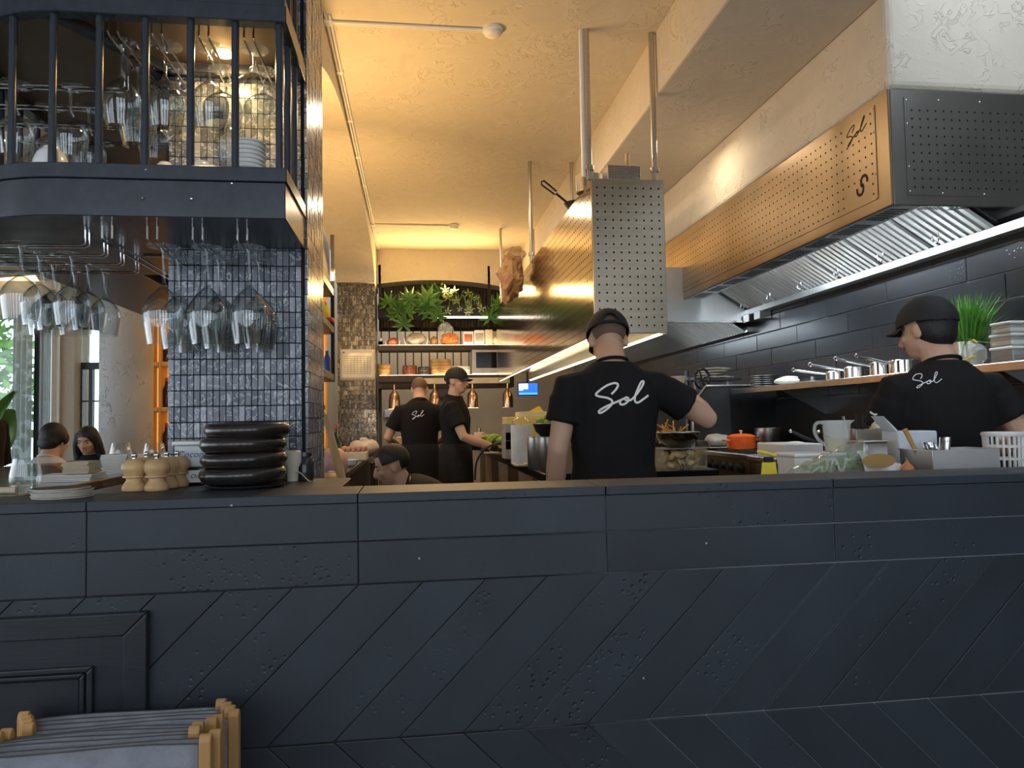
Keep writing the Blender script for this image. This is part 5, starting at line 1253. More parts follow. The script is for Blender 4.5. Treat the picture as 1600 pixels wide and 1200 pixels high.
def bigleaf(root, tip, w_, bend, nm):
    root = Vector(root); tip = Vector(tip); d = tip-root; sd = d.cross(Vector((0, 1, 0))).normalized()
    obj('leaf', B().grid(lambda u, v: root+d*v+sd*((u-.5)*2*w_*math.sin(PI*min(.97, v*.95+.04))**.7)+Vector((0, -bend*abs(u-.5)*2-.08*math.sin(v*PI), 0)), 8, 14), pm('broad_leaf', (.10, .22, .05), .4, 0, .25, 6), t, smooth=70, solid=.003)
    obj('midrib', B().tube([root, root+d*.5+Vector((0, -.085, 0)), tip], [.012, .007, .003], 6), GREENL, t, smooth=60)
q = lambda px, py: at(px, py, 6.4)-Vector((p.x, 6.4, 0))
bigleaf(q(-15, 690), q(27, 612), .05, .05, 1); bigleaf(q(-10, 720), q(22, 640), .14, .03, 2)
obj('stalk', B().tube([(0, 0, .35), q(-12, 725)], [.03, .015], 8).tube([(0.02, 0, .35), q(-15, 690)], [.02, .012], 8), GREENL, t, smooth=60)
# wine wall with lit niches
AMB = pm('amber_wall', (.62, .34, .10), .6, 0, .08, 4)
NX0, NX1 = xw(231), -.95
nw = thing('wine_niche_wall', 'amber lit wall of rounded display niches behind the mosaic pillar', 'shelving')
GL = emit('niche_glow', (1.0, .50, .10), .75)  # niche lighting put in as glowing back panels, no fittings
obj('back_panel', B().b2((NX0, WY+.20, 0), (NX1, WY+.24, 2.80)), AMB, nw)
cols = []; x = NX0
k = 0
while x < NX1-.05:
    w_ = .075 if k == 0 else .24
    cols.append((x+.03, min(x+.03+w_, NX1-.03))); x += w_+.03; k += 1
zz = [.55, 1.02, 1.49, 1.96, 2.43]
for (a_, b2_) in cols:
    obj('pier', B().b2((a_-.029, WY-.02, 0), (a_-.001, WY+.2, 2.80)), AMB, nw, bev=.012, seg=2)
    for z in zz:
        obj('niche_shelf', B().b2((a_-.001, WY-.02, z-.05), (b2_+.0005, WY+.2, z)), AMB, nw, bev=.012, seg=2)
        obj('niche_glow_panel', B().b2((a_+.001, WY+.185, z+.001), (b2_-.001, WY+.199, z+.419)), GL, nw)
bt = [(0, 0), (.035, 0), (.037, .01), (.037, .18), (.016, .23), (.013, .30), (0, .30)]
for i, (ci, zi, lab) in enumerate(((1, 0, 'dark wine bottle standing in the lowest visible amber niche'), (1, 1, 'dark wine bottle in the second visible amber niche'), (1, 2, 'dark wine bottle in the third visible amber niche'))):
    t = thing('wine_bottle', lab, 'bottle', (cols[ci][0]+.03, WY+.06, zz[zi+1]+.0005), 0, 'wine bottles in the niches')
    obj('glass', B().lathe(bt, 16), pm('brown_glass', (.03, .012, .006), .12), t, smooth=40); obj('capsule', B().cyl((0, 0, .27), (0, 0, .305), .0145), RED, t, smooth=60)
area('niche_wash', (-1.9, WY-.3, 2.7), (1.6, .1), (-1.9, WY+.1, 1.2), 6, WARM)
# ceiling light slots, exit sign, ceiling speaker
CV = emit('cove_warm', (1.0, .78, .45), 2.2)
for i, q4 in enumerate((((-30, 437), (55, 430), (64, 443), (-30, 462)), ((120, 492), (165, 476), (173, 482), (122, 500)))):
    P = [onZ(px, py, 2.7985) for px, py in q4]
    tag(obj('ceiling_light_slot', B().add([*P, *[v-Vector((0, 0, .004)) for v in P]], [(0, 1, 2, 3), (7, 6, 5, 4), (0, 1, 5, 4), (1, 2, 6, 5), (2, 3, 7, 6), (3, 0, 4, 7)]), CV), ['warm light slot in the dining ceiling at the left edge', 'warm light slot in the dining ceiling near the exit sign'][i], 'light', 'dining ceiling light slots')
p = onZ(164, 493, 2.70)
t = thing('exit_sign', 'small green running-man exit sign under the dining ceiling', 'sign', (p.x, p.y, 2.70))
w_ = wid(9, p)/2; obj('case', B().b2((-w_, 0, -w_*.7), (w_, .03, w_*.7)), MATTEB, t); obj('face', B().b2((-w_*.92, -.003, -w_*.6), (w_*.92, -.0005, w_*.6)), emit('exit_green', (.03, .75, .25), 1.6), t); obj('bracket', B().cyl((0, .015, w_*.7), (0, .015, .10), .01), MATTEB, t)
tx = bpy.data.curves.new('exit_text', 'FONT'); tx.body = 'EXIT'; tx.size = w_*.75; tx.align_x = 'CENTER'; tx.align_y = 'CENTER'; tx.extrude = .0004
to = bpy.data.objects.new('lettering', tx); COL.objects.link(to); dgx = bpy.context.evaluated_depsgraph_get(); dgx.update(); tm_ = bpy.data.meshes.new_from_object(to.evaluated_get(dgx)); bpy.data.objects.remove(to)
tl = obj('lettering', tm_, emit('exit_white', (.9, 1, .9), 1.6), t); tl.location = (0, -.0045, 0); tl.rotation_euler = (PI/2, 0, 0)
p = onZ(190, 488, 2.7995)
t = thing('ceiling_speaker', 'black cylindrical ceiling spotlight by the round column', 'spotlight', (p.x, p.y, 2.7995))
obj('can', B().cyl((0, 0, -.02), (0, 0, -.24), .05, n=20), MATTEB, t, smooth=50); obj('mount', B().cyl((0, 0, 0), (0, 0, -.02), .035, n=16), MATTEB, t, smooth=50)
# chairs and table of the diners
def chair(x, y, rz, label):
    t = thing('dining_chair', label, 'chair', (x, y, 0), rz, 'dining chairs')
    obj('seat', B().b2((-.21, -.21, .42), (.21, .21, .46)), WOODD, t, bev=.01, seg=2)
    obj('backrest', B().grid(lambda u, v: Vector((-.24+.48*u, -.24-.06*math.sin(u*PI), .58+.26*v+.02*math.sin(u*PI))), 12, 4), WOODD, t, smooth=60, solid=.02)
    for sx in (-1, 1):
        for sy in (-1, 1): obj('leg', B().cyl((sx*.17, sy*.17, .42), (sx*.20, sy*.20, 0), .016, .012, 10), WOODD, t, smooth=60)
        obj('back_post', B().cyl((sx*.19, -.19, .45), (sx*.22, -.25, .80), .013, n=8), WOODD, t, smooth=60)
pm_ = at(83, 690, 5.5); chair(pm_.x, 5.5, -.15, 'dark curved-back chair of the diner in the white tee'); pw_ = at(141, 690, 6.9); chair(pw_.x, 6.92, PI-.1, 'dark chair of the long-haired diner')
t = thing('dining_table', 'dining table between the two seated diners', 'table', ((pm_.x+pw_.x)/2, 6.25, 0))
obj('top', B().b2((-.35, -.22, .70), (.35, .10, .735)), WOODD, t, bev=.006); obj('pedestal', B().cyl((0, -.05, .02), (0, -.05, .70), .035), MATTEB, t, smooth=60); obj('foot', B().cyl((0, -.05, 0), (0, -.05, .02), .2, n=24), MATTEB, t, smooth=50)
# ================================================================== ON THE BAR LEDGE
LZ_ = 1.1303
# thick black bowls
bk = pm('seasoned_black', (.020, .016, .014), .24, 0, .35, 9, coat=.2)
BPR = [(0, .004), (.070, 0), (.090, .001), (.104, .008), (.1125, .022), (.1115, .034), (.104, .043), (.096, .045), (.090, .041), (.084, .026), (0, .020)]
bm_ = B().lathe(BPR, 48).mesh('black_bowl', 50)
bp0 = at(383, 760, 2.08)
for k, (dx, lab) in enumerate(((-.004, 'thick black stoneware bowl with a scuffed rim, bottom of the ledge stack'), (-.002, 'thick black stoneware bowl, second from the bottom of the ledge stack'), (-.005, 'thick black stoneware bowl, second from the top of the ledge stack'), (.005, 'thick black stoneware bowl, topmost of the ledge stack'))):
    o = obj('black_bowl', bm_, bk); o.location = (bp0.x+dx, 2.08+.003*k, LZ_+.0105+k*.0395); o.rotation_euler = (.012*(-1)**k, .012*(k-1.5), k*1.3)
    tag(o, lab, 'bowl', 'black bowls stacked on the ledge')
t = tag(obj('round_tray', B().lathe([(0, 0), (.088, 0), (.104, .006), (.106, .009), (.100, .0085), (.088, .004), (0, .004)], 40), pm('dark_tray', (.04, .036, .034), .35), smooth=50), 'flat dark round tray under the stack of black bowls', 'tray'); t.location = (bp0.x, 2.08, LZ_)
# turned wooden mills
def mill(px, Y, label, first=[None]):
    loc = base(px, Y, LZ_, 760)
    if first[0]: return dup(first[0], loc, random.uniform(0, 6), label)
    t = thing('pepper_mill', label, 'mill', loc, 0, 'pepper mills on the ledge')
    obj('base', B().lathe([(0, 0), (.029, 0), (.0305, .003), (.0300, .012), (.025, .020), (.0195, .028), (.0205, .033), (.0285, .0355), (.0285, .0400), (.0255, .041), (0, .041)], 28), WOODL, t, smooth=50)
    obj('top', B().lathe([(0, .0415), (.025, .0415), (.0255, .045), (.0300, .050), (.0325, .060), (.0305, .071), (.023, .080), (.012, .084), (0, .0845)], 28), WOODL, t, smooth=50)
    obj('knob', B().lathe([(0, .0845), (.006, .0845), (.0055, .088), (.0075, .091), (.0075, .096), (.004, .099), (0, .0995)], 16), CHROME, t, smooth=50)
    first[0] = t; return t
mill(210, 2.06, 'pale turned wooden pepper mill, leftmost of the group'); mill(245, 2.05, 'pale turned wooden pepper mill at the front, second from left')
mill(229, 2.16, 'pale wooden pepper mill half hidden behind the front pair'); mill(261, 2.13, 'pale wooden pepper mill directly right behind the front one'); mill(277, 2.17, 'pale wooden pepper mill, rightmost of the group')
# coaster stack
pc0 = base(96, 1.925, LZ_, 775)
CL = pm('coaster_top', (.10, .07, .06), .6, 0, .2); CE = pm('coaster_edge', (.62, .58, .50), .6)
cmh = B().lathe([(0, 0), (.063, 0), (.066, .002), (.066, .0035), (0, .0035)], 36).mesh('coaster', 50)
for k in range(6):
    t = thing('round_coaster', 'thin round coaster, %s of the small pile on the ledge' % ['bottom', 'second', 'third', 'fourth', 'fifth', 'top'][k], 'coaster', (pc0.x+random.uniform(-.005, .005), 1.925+random.uniform(-.003, .003), LZ_+k*.0040), 0, 'coasters on the ledge')
    obj('disc', cmh, CE, t); obj('printed_face', B().lathe([(0, .0036), (.062, .0036), (.062, .0039), (0, .0039)], 30), CL, t)
# coconut tub on a black box
p = base(324, 2.26, LZ_, 750)
t = thing('black_box', 'black box with a white handwritten label under the coconut tub', 'box', (p.x, 2.25, LZ_))
obj('shell', B().b2((-.062, -.06, 0), (.062, .06, .050)), BLACKS, t, bev=.003); obj('label_card', B().b2((-.04, -.0615, .008), (.05, -.0602, .042)), PAPER, t)
t = thing('coconut_tub', 'white plastic tub lettered Coconut in blue beside the bowl stack', 'tub', (p.x-.006, 2.25, LZ_+.0505))
obj('tub', B().prism([(-.058, 0), (.058, 0), (.068, .062), (-.068, .062)], 'y', -.058, .058), pm('tub_plastic', (.62, .68, .70), .35, 0, .05, 8, alpha=.85), t, bev=.006, seg=2); obj('lid', B().b2((-.072, -.062, .0625), (.072, .062, .074)), WHITEP, t, bev=.004, seg=2)
INK = pm('blue_ink', (.02, .06, .25), .6)
def writing(parent, body, size, loc, mat, rot=(PI/2, 0, 0), shear=.3):
    c = bpy.data.curves.new('w', 'FONT'); c.body = body; c.size = size; c.align_x = 'CENTER'; c.align_y = 'CENTER'; c.shear = shear; c.extrude = .0002; c.resolution_u = 3
    o = bpy.data.objects.new('w', c); COL.objects.link(o); d = bpy.context.evaluated_depsgraph_get(); d.update(); m = bpy.data.meshes.new_from_object(o.evaluated_get(d)); bpy.data.objects.remove(o)
    q = obj('lettering', m, mat, parent); q.location = loc; q.rotation_euler = rot; return q
writing(t, 'Coconut', .026, (-.012, -.0592, .036), INK)
writing([o for o in COL.objects if o.name.startswith('black_box')][0], 'Onion', .018, (-.005, -.062, .025), MATTEB)
# ivory holder and dark jar right of the bowls
p = base(457, 2.24, LZ_, 750)
t = thing('ivory_dispenser', 'ivory plastic dispenser with a curled tape behind the bowl stack', 'dispenser', p)
obj('drum', B().lathe([(0, 0), (.016, 0), (.018, .04), (.026, .055), (.026, .085), (.02, .09), (0, .09)], 20), pm('ivory', (.70, .64, .52), .4), t, smooth=45); obj('tape', B().grid(lambda u, v: Vector((.012+.055*u, -.008-.012*v, .028*(1-u)**2+.002+.006*math.sin(u*6))), 10, 3), MATS['ivory'], t, smooth=60, solid=.0015)
p = base(476, 2.30, LZ_, 750)
t = thing('dark_jar', 'small dark glass jar against the mosaic pillar', 'jar', (p.x, 2.285, LZ_)); obj('glass', B().lathe([(0, 0), (.028, 0), (.030, .01), (.030, .06), (.022, .07), (0, .07)], 20), pm('smoky_glass', (.03, .03, .03), .1), t, smooth=45); obj('lid', B().cyl((0, 0, .0705), (0, 0, .082), .024, n=20), DARKST, t, smooth=50)
# ------------------------------------------------------------------ the wooden bar arm on the left
ba = thing('wooden_bar', 'polished wooden bar top on a black body running back at the left', 'counter')
BZ = 1.095
obj('top', B().b2((-2.2, 2.02, BZ-.035), (-1.215, 4.6, BZ)), WOODB, ba, bev=.004); obj('body', B().b2((-2.15, 2.05, 0), (-1.24, 4.55, BZ-.036)), MATTEB, ba)
obj('inner_shelf', B().b2((-1.239, 2.4, .95), (-.96, 3.4, .97)), DARKST, ba)
def tumbler(px, py, Y, label, s=1.0):
    t = thing('water_tumbler', label, 'glass', base(px, Y, BZ+.0005, py), 0, 'stemless glasses on the bar top')
    obj('wall', B().lathe([(r*s, z*s) for r, z in [(0, 0), (.030, 0), (.040, .012), (.047, .035), (.046, .055), (.036, .105), (.0345, .105), (.0445, .055), (.0455, .036), (.038, .015), (0, .010)]], 30), GLASS, t, smooth=45); obj('rim', B().tube([(.0353*s*math.cos(a), .0353*s*math.sin(a), .105*s) for a in [2*PI*k/30 for k in range(30)]], .0012, 6, True), GLASS, t, smooth=60)
tumbler(40, 735, 2.62, 'stemless glass on the bar top at the left edge, nearest one', 1.0); tumbler(188, 705, 3.95, 'stemless glass standing behind the folded towels', 1.15); tumbler(241, 708, 3.75, 'stemless glass beside the mosaic pillar', 1.15)
def pile(px0, px1, Y, n, h, d, name, label, mat, cat, rz=0, z=None):
    a = at(px0, 720, Y); b_ = at(px1, 720, Y); W = b_.x-a.x; z = z or BZ
    WD = ['bottom', 'second', 'third', 'fourth', 'fifth', 'sixth', 'seventh', 'eighth', 'ninth']
    for k in range(n):
        t = thing(name, '%s, %s of %d' % (label, 'top' if k == n-1 else WD[k], n), cat, ((a.x+b_.x)/2+random.uniform(-.004, .004), Y, z+.0005+k*h), rz+random.uniform(-.05, .05), label)
        obj('leaf', B().b2((-W/2, -d/2, 0), (W/2, d/2, h*.42)), mat, t, bev=.001); obj('leaf', B().b2((-W/2, -d/2+.004, h*.5), (W/2, d/2, h*.92)), mat, t, bev=.001)
        obj('fold', B().tube([(-W/2, d/2, h*.46), (W/2, d/2, h*.46)], h*.45, 8), mat, t, smooth=60)
pile(72, 155, 3.05, 2, .013, .16, 'white_menu', 'white folded menu lying on the bar top', PAPER, 'menu', .04)
pile(108, 148, 3.06, 6, .0075, .13, 'cream_napkin', 'cream folded napkin piled on the menus', CREAMP, 'napkin', .05, BZ+.0275)
pile(166, 206, 3.45, 6, .014, .15, 'white_towel', 'white folded towel in the left pile by the pepper mills', PAPER, 'towel', .03)
pile(208, 240, 3.46, 6, .014, .15, 'ivory_towel', 'ivory folded towel in the right pile by the pepper mills', pm('ivory_cloth', (.70, .64, .55), .9), 'towel', -.03)
t = thing('rolled_cloth', 'rolled pale cloth on the bar top at the left edge', 'cloth', base(8, 2.5, BZ+.0005, 740)); obj('roll', B().tube(cr([(-.08, 0, .011), (-.03, .005, .011), (.035, 0, .011)], 4), [.011]*9, 10), CREAMP, t, smooth=60); obj('end_fold', B().lathe([(0, 0), (.010, 0), (.010, .006), (0, .006)], 12), PAPER, t).location = (.030, -.004, .0215)

# ================================================================== ON THE ISLAND
IZs = IZ+.0005
def pot(name, label, px, Y, z, r, h, mat, cat='pot', X=None, lid=False, handles=False, rim=True):
    t = thing(name, label, cat, Vector((X, Y, z+.0005)) if X is not None else base(px, Y, z+.0005))
    obj('body', B().lathe([(0, 0), (r*.95, 0), (r, .006), (r, h), (r*1.0+.003, h+.001), (r*.97, h), (r*.96, .008), (0, .006)], 30), mat, t, smooth=45)
    if rim: obj('rim', B().tube([(r*math.cos(a), r*math.sin(a), h) for a in [2*PI*k/30 for k in range(30)]], .0035, 6, True), mat, t, smooth=60)
    if lid: lo_ = obj('lid', B().lathe([(r*1.01, h+.004), (r*1.02, h+.008), (r*.7, h+.022), (0, h+.028)], 30), mat, t, smooth=45); obj('lid_knob', B().lathe([(0, h+.028), (.010, h+.028), (.008, h+.036), (.016, h+.042), (.014, h+.05), (0, h+.052)], 16), CHROME, lo_, smooth=50)
    if handles:
        for s in (-1, 1): obj('handle', B().tube([(s*r, -.03, h*.75), (s*(r+.03), -.02, h*.78), (s*(r+.03), .02, h*.78), (s*r, .03, h*.75)], .006, 8), mat, t, smooth=60)
    return t
pot('steel_canister', 'tall steel canister on the island, the left of two', 838, 4.42, IZ, .058, .19, STEEL, 'pot'); pot('steel_canister', 'tall steel canister under the bowl of limes', 856, 4.30, IZ, .062, .19, STEEL, 'pot')
p = base(856, 4.30, IZ+.196)
t = thing('lime_bowl', 'dark steel bowl resting on the canister', 'bowl', p); obj('bowl', B().lathe([(0, 0), (.045, 0), (.075, .03), (.090, .075), (.092, .076), (.072, .03), (0, .006)], 30), DARKST, t, smooth=45); obj('rim', B().tube([(.091*math.cos(a), .091*math.sin(a), .076) for a in [2*PI*k/30 for k in range(30)]], .003, 6, True), STEEL, t, smooth=60)
LN = ['at the left of', 'at the front of', 'at the right of', 'at the back of', 'on top of']
for k, (dx, dy, dz) in enumerate(((-.045, 0, .075), (0, -.04, .078), (.045, .0, .075), (0, .045, .075), (.01, 0, .112))):
    t = thing('lime', 'green lime half %s the dark bowl on the island' % LN[k], 'lime', p+Vector((dx, dy, dz)), k, 'limes in the bowl'); o = obj('fruit', B().sph((0, 0, 0), (.030, .030, .036), 14, 10), LIME, t, smooth=80); o.rotation_euler = (k, .6*k, 0); obj('stem_end', B().sph((0, 0, .031), (.007, .007, .006), 8, 6), GREENL, t, smooth=80)
p = base(814, 5.0, IZs)
t = thing('paper_towel_roll', 'standing white paper towel roll on the island', 'towel', p); rr = wid(33, p)/2
obj('paper', B().lathe([(.02, 0), (rr, 0), (rr, .26), (.02, .26)], 36, closed=True), pm('towel_white', (.72, .74, .76), .9), t, smooth=45); obj('holder', B().cyl((0, 0, 0), (0, 0, .275), .012), WOODL, t, smooth=60); obj('holder_ring', B().tube([(.06*math.cos(a), 0, .265+.045*math.sin(a)) for a in [PI*k/10 for k in range(11)]], .004, 6), CHROME, t, smooth=60)
YP = pm('pale_yellow_card', (.66, .52, .16), .6, 0, .08)
pack('yellow_carton', 'large pale yellow carton on the island behind the towel roll', 788, 868, 652, 6.0, IZ, YP, .3, bev=.004)
q = pack('yellow_carton', 'cream carton lying on top of the yellow carton', 808, 852, 644, 6.0, at(788, 652, 6.0).z+.001, pm('cream_card', (.62, .54, .34), .7), .25, bev=.003)
t = thing('yellow_note', 'bright yellow folded card on the cartons', 'card', Vector((at(836, 640, 5.95).x, 5.93, at(808, 644, 6.0).z+.002)), .3)
obj('flap', B().prism([(-.06, 0), (.07, 0), (.03, .045)], 'y', -.01, -.006), YEL, t); obj('flap', B().prism([(-.04, 0), (.08, 0), (.06, .03)], 'y', .02, .024), YEL, t)
for k in range(3): pack('grey_tub', 'grey plastic tub at the left of the yellow carton, %s of three' % ['bottom', 'middle', 'top'][k], 786, 803, 700-13*k-13, 5.6, IZ+.066*k+.0005*k, pm('grey_tub_m', (.34, .32, .28), .4), .2, 'tub', 'grey tubs on the island', .008)
t = thing('steel_tray', 'shallow steel tray of cutlery in front of the towel roll', 'tray', base(822, 4.7, IZs)); obj('tray', B().b2((-.09, -.11, 0), (.09, .11, .012)), STEELH, t, bev=.003); obj('spoon', B().sph((0, -.05, .018), (.03, .02, .006), 12, 8).tube([(.02, -.05, .018), (.08, -.02, .02)], .004, 6), CHROME, t, smooth=70)
pot('black_pot', 'black pot on the island beside the gloved chef', 747, 7.4, IZ, .11, .085, MATTEB, 'pot')
t = thing('green_ladle', 'pale green spoon held in the black pot', 'spoon', base(736, 7.25, IZ+.09)); obj('shaft', B().tube([(-.07, -.05, .07), (.06, .03, .02)], .010, 8), pm('pale_green', (.45, .62, .25), .5), t, smooth=60); obj('blade', B().sph((.075, .04, .014), (.03, .02, .008), 10, 8), MATS['pale_green'], t, smooth=70)
t = thing('lettuce_pan', 'steel pan heaped with lettuce on the island', 'pan', base(769, 6.6, IZs)); obj('pan', B().prism([(-.09, 0), (.09, 0), (.105, .09), (.10, .09), (.086, .006), (-.086, .006), (-.10, .09), (-.105, .09)], 'y', -.13, .13), STEEL, t, bev=.002)
lbx = B()
for k in range(9): crumple(lbx, (random.uniform(-.07, .07), random.uniform(-.09, .09), .10+random.uniform(0, .04)), (.045, .045, .035), k, .45, 12, 8, 22)
obj('lettuce', lbx, pm('lettuce', (.22, .36, .05), .5, 0, .4, 25), t)['kind'] = 'stuff'
t = thing('pink_jar', 'pink ceramic jar with a copper stopper at the back of the island', 'jar', base(749, 8.0, IZs)); obj('jar', B().lathe([(0, 0), (.058, 0), (.06, .01), (.06, .16), (.055, .165), (0, .165)], 24), pm('pink_ceramic', (.62, .40, .34), .4), t, smooth=45); obj('stopper', B().cyl((0, 0, .1655), (0, 0, .21), .012), COPPER, t, smooth=60)
t = thing('power_cable', 'black cable draped over the island edge', 'cable'); obj('cord', B().tube(cr([at(779, 693, 6.2), at(765, 701, 5.95)+Vector((0, 0, .02)), at(752, 708, 5.9), at(744, 725, 5.88), at(742, 750, 5.86)], 6), .008, 8), MATTEB, t, smooth=60); obj('plug', B().sph(at(779, 693, 6.2), (.014, .03, .012), 10, 8), MATTEB, t, smooth=60)
# right of the main chef
p = base(1061, 4.15, IZs)
t = thing('mushroom_box', 'clear plastic box of sliced mushrooms on the island', 'container', p); w_ = wid(70, p)/2
obj('box', B().prism([(-w_*.95, 0), (w_*.95, 0), (w_, .11), (w_*.98, .11), (w_*.93, .004), (-w_*.93, .004), (-w_*.98, .11), (-w_, .11)], 'y', -.09, .09), CLEARP, t); obj('lid', B().b2((-w_*1.03, -.095, .1105), (w_*1.03, .095, .118)), CLEARP, t, bev=.002)
mm = pm('mushroom', (.62, .48, .26), .6, 0, .3, 30); mmesh = B().sph((0, 0, 0), (.026, .007, .016), 12, 8).mesh('mushroom_slice', 80)
for k in range(34):
    o = obj('mushroom_slice', mmesh, mm, t); o.location = (random.uniform(-w_*.8, w_*.8), random.uniform(-.075, .04), random.uniform(.018, .09)); o.rotation_euler = (random.uniform(-.6, .6), random.uniform(-1, 1), random.uniform(-.5, .5))
t = thing('wok_bowl', 'wide dark steel bowl stacked on the mushroom box', 'bowl', (p.x-.01, 4.15, IZ+.119)); obj('bowl', B().lathe([(0, 0), (.05, 0), (.09, .022), (.115, .055), (.122, .088), (.124, .088), (.119, .053), (.09, .025), (0, .006)], 36), pm('bowl_steel', (.20, .19, .17), .2, 1.0, .2), t, smooth=45); obj('rim', B().tube([(.123*math.cos(a), .123*math.sin(a), .088) for a in [2*PI*k/36 for k in range(36)]], .003, 6, True), STEEL, t, smooth=60)
t = thing('fries_pan', 'dark pan with a mound of orange fries on the stove', 'pan', base(1040, 4.9, IZs)); obj('pan', B().lathe([(0, 0), (.09, 0), (.12, .12), (.123, .12), (.093, .004), (0, .004)], 30), MATTEB, t, smooth=45)
fm = B().box((0, 0, 0), (.008, .008, .075)).mesh('fry'); FRY = pm('fries', (.62, .30, .08), .6, 0, .3, 20)
for k in range(40):
    o = obj('fry', fm, FRY, t); o.location = (random.gauss(0, .04), random.gauss(0, .03), .13+abs(random.gauss(.02, .05))); o.rotation_euler = (random.uniform(-1.4, 1.4), random.uniform(-1.2, 1.2), random.uniform(0, 3))
t = thing('serving_bowl', 'cream bowl held by the main chef', 'bowl', stand(958, 3.05)+1.04*Vector((.385, .315, 1.368))+Vector((0, 0, .020))); obj('bowl', B().lathe([(0, 0), (.025, 0), (.045, .02), (.055, .045), (.053, .045), (.04, .02), (0, .006)], 26), CREAMP, t, smooth=45); obj('rim', B().tube([(.054*math.cos(a), .054*math.sin(a), .045) for a in [2*PI*k/26 for k in range(26)]], .002, 6, True), CREAMP, t, smooth=60)
# ================================================================== ON THE COOKING LINE AND ITS SHELF
pot('orange_casserole', 'orange enamel casserole with lid on the gas range', 0, 4.72, 1.0755, .092, .075, ORANGE, 'pot', X=2.17, lid=True, handles=True)
pot('steel_stockpot', 'steel pot behind the orange casserole', 0, 4.86, 1.0755, .09, .13, STEEL, 'pot', X=2.43)
tray('foil_tray', 'foil tray of wrapped food at the far end of the range', 1096, 1150, 679, 4.98, 1.0755, pm('foil', (.6, .6, .6), .3, .9), GREYF, .2, 9)
for k, (px, Y, lab) in enumerate(((1245, 3.95, 'black pan with raised handle on the griddle, left one'), (1275, 3.65, 'black pan with raised handle on the griddle, right one'))):
    t = thing('black_pan', lab, 'pan', (2.42, Y, 1.0755), 0, 'pans on the griddle'); obj('pan', B().lathe([(0, 0), (.07, 0), (.09, .03), (.092, .03), (.073, .004), (0, .004)], 26), MATTEB, t, smooth=45); obj('handle', B().tube([(-.08, 0, .028), (-.22, .05, .10), (-.27, .06, .125)], [.008, .009, .008], 8), MATTEB, t, smooth=60); obj('handle_tip', B().sph((-.275, .06, .128), .011, 10, 8), CHROME, t, smooth=80)
pack('white_tray', 'white lidded tray on the griddle beside the jug', 1203, 1262, 693, 3.62, 1.0755, WHITEP, .3, 'tray', None, .006)
t = thing('crumpled_cloth', 'crumpled white cloth on the griddle', 'cloth', Vector((2.16, 3.98, 1.0757))); obj('cloth', crumple(B(), (0, 0, .035), (.09, .08, .034), 5, .3), PAPER, t); obj('corner', crumple(B(), (.08, .02, .03), (.04, .04, .028), 6, .35), PAPER, t)
# shelf goods
SH = 1.4877
def dish(name, label, X, Y, r, mat, n, h, cat, group):
    for k in range(n):
        t = thing(name, label+', %s in the pile' % (['lowest', 'second', 'third', 'fourth', 'fifth', 'sixth', 'topmost'][k] if k < n-1 else 'topmost'), cat, (X, Y, SH+k*h), 0, group)
        obj('plate', B().lathe([(0, 0), (r*.6, 0), (r, h*.8), (r, h*.95), (r*.6, h*.4), (0, h*.4)], 30), mat, t, smooth=45); obj('foot', B().lathe([(r*.5, .0002), (r*.55, .0002), (r*.55, h*.3), (r*.5, h*.3)], 24, closed=True), mat, t)
dish('steel_plate', 'steel sizzle plate on the wall shelf', 2.43, 4.86, .115, STEELH, 6, .014, 'plate', 'steel plates on the wall shelf')
t = thing('folded_cloth', 'folded white cloth on the wall shelf edge', 'cloth', (2.36, 4.45, SH)); obj('cloth', crumple(B(), (0, 0, .025), (.075, .10, .025), 4, .2), PAPER, t); obj('fold', crumple(B(), (.01, -.03, .045), (.05, .06, .012), 5, .2), PAPER, t)
t = thing('sizzle_platter', 'flat steel platter lying beside the folded cloth', 'platter', (2.40, 4.20, SH)); obj('disc', B().lathe([(0, 0), (.10, 0), (.105, .008), (0, .020)], 28), STEELH, t, smooth=40); obj('grip', B().cyl((0, 0, .020), (0, 0, .04), .012), STEEL, t, smooth=50)
def saucepan(X, Y, r, h, ang, label):
    t = thing('saucepan', label, 'saucepan', (X, Y, SH), ang, 'saucepans on the wall shelf')
    obj('pan', B().lathe([(0, 0), (r, 0), (r, h), (r+.003, h), (r+.001, h+.002), (r*.96, h), (r*.96, .005), (0, .004)], 28), MIRROR, t, smooth=40)
    obj('handle', B().tube([(-r, 0, h*.8), (-r-.05, 0, h*.95), (-r-.17, 0, h*1.35)], [.006, .007, .008], 8), CHROME, t, smooth=60); obj('hook_ring', B().tube([(-r-.175+.01*math.cos(a), .0, h*1.37+.01*math.sin(a)) for a in [2*PI*k/10 for k in range(10)]], .0025, 6, True), CHROME, t, smooth=60)
for k, (Y, r, h) in enumerate(((4.00, .062, .055), (3.78, .064, .065), (3.58, .062, .075), (3.38, .068, .07))): saucepan(2.44-.02*(k % 2), Y, r, h, -.5+.15*k, 'bright steel saucepan on the wall shelf, %s from the left' % ['first', 'second', 'third', 'fourth'][k])
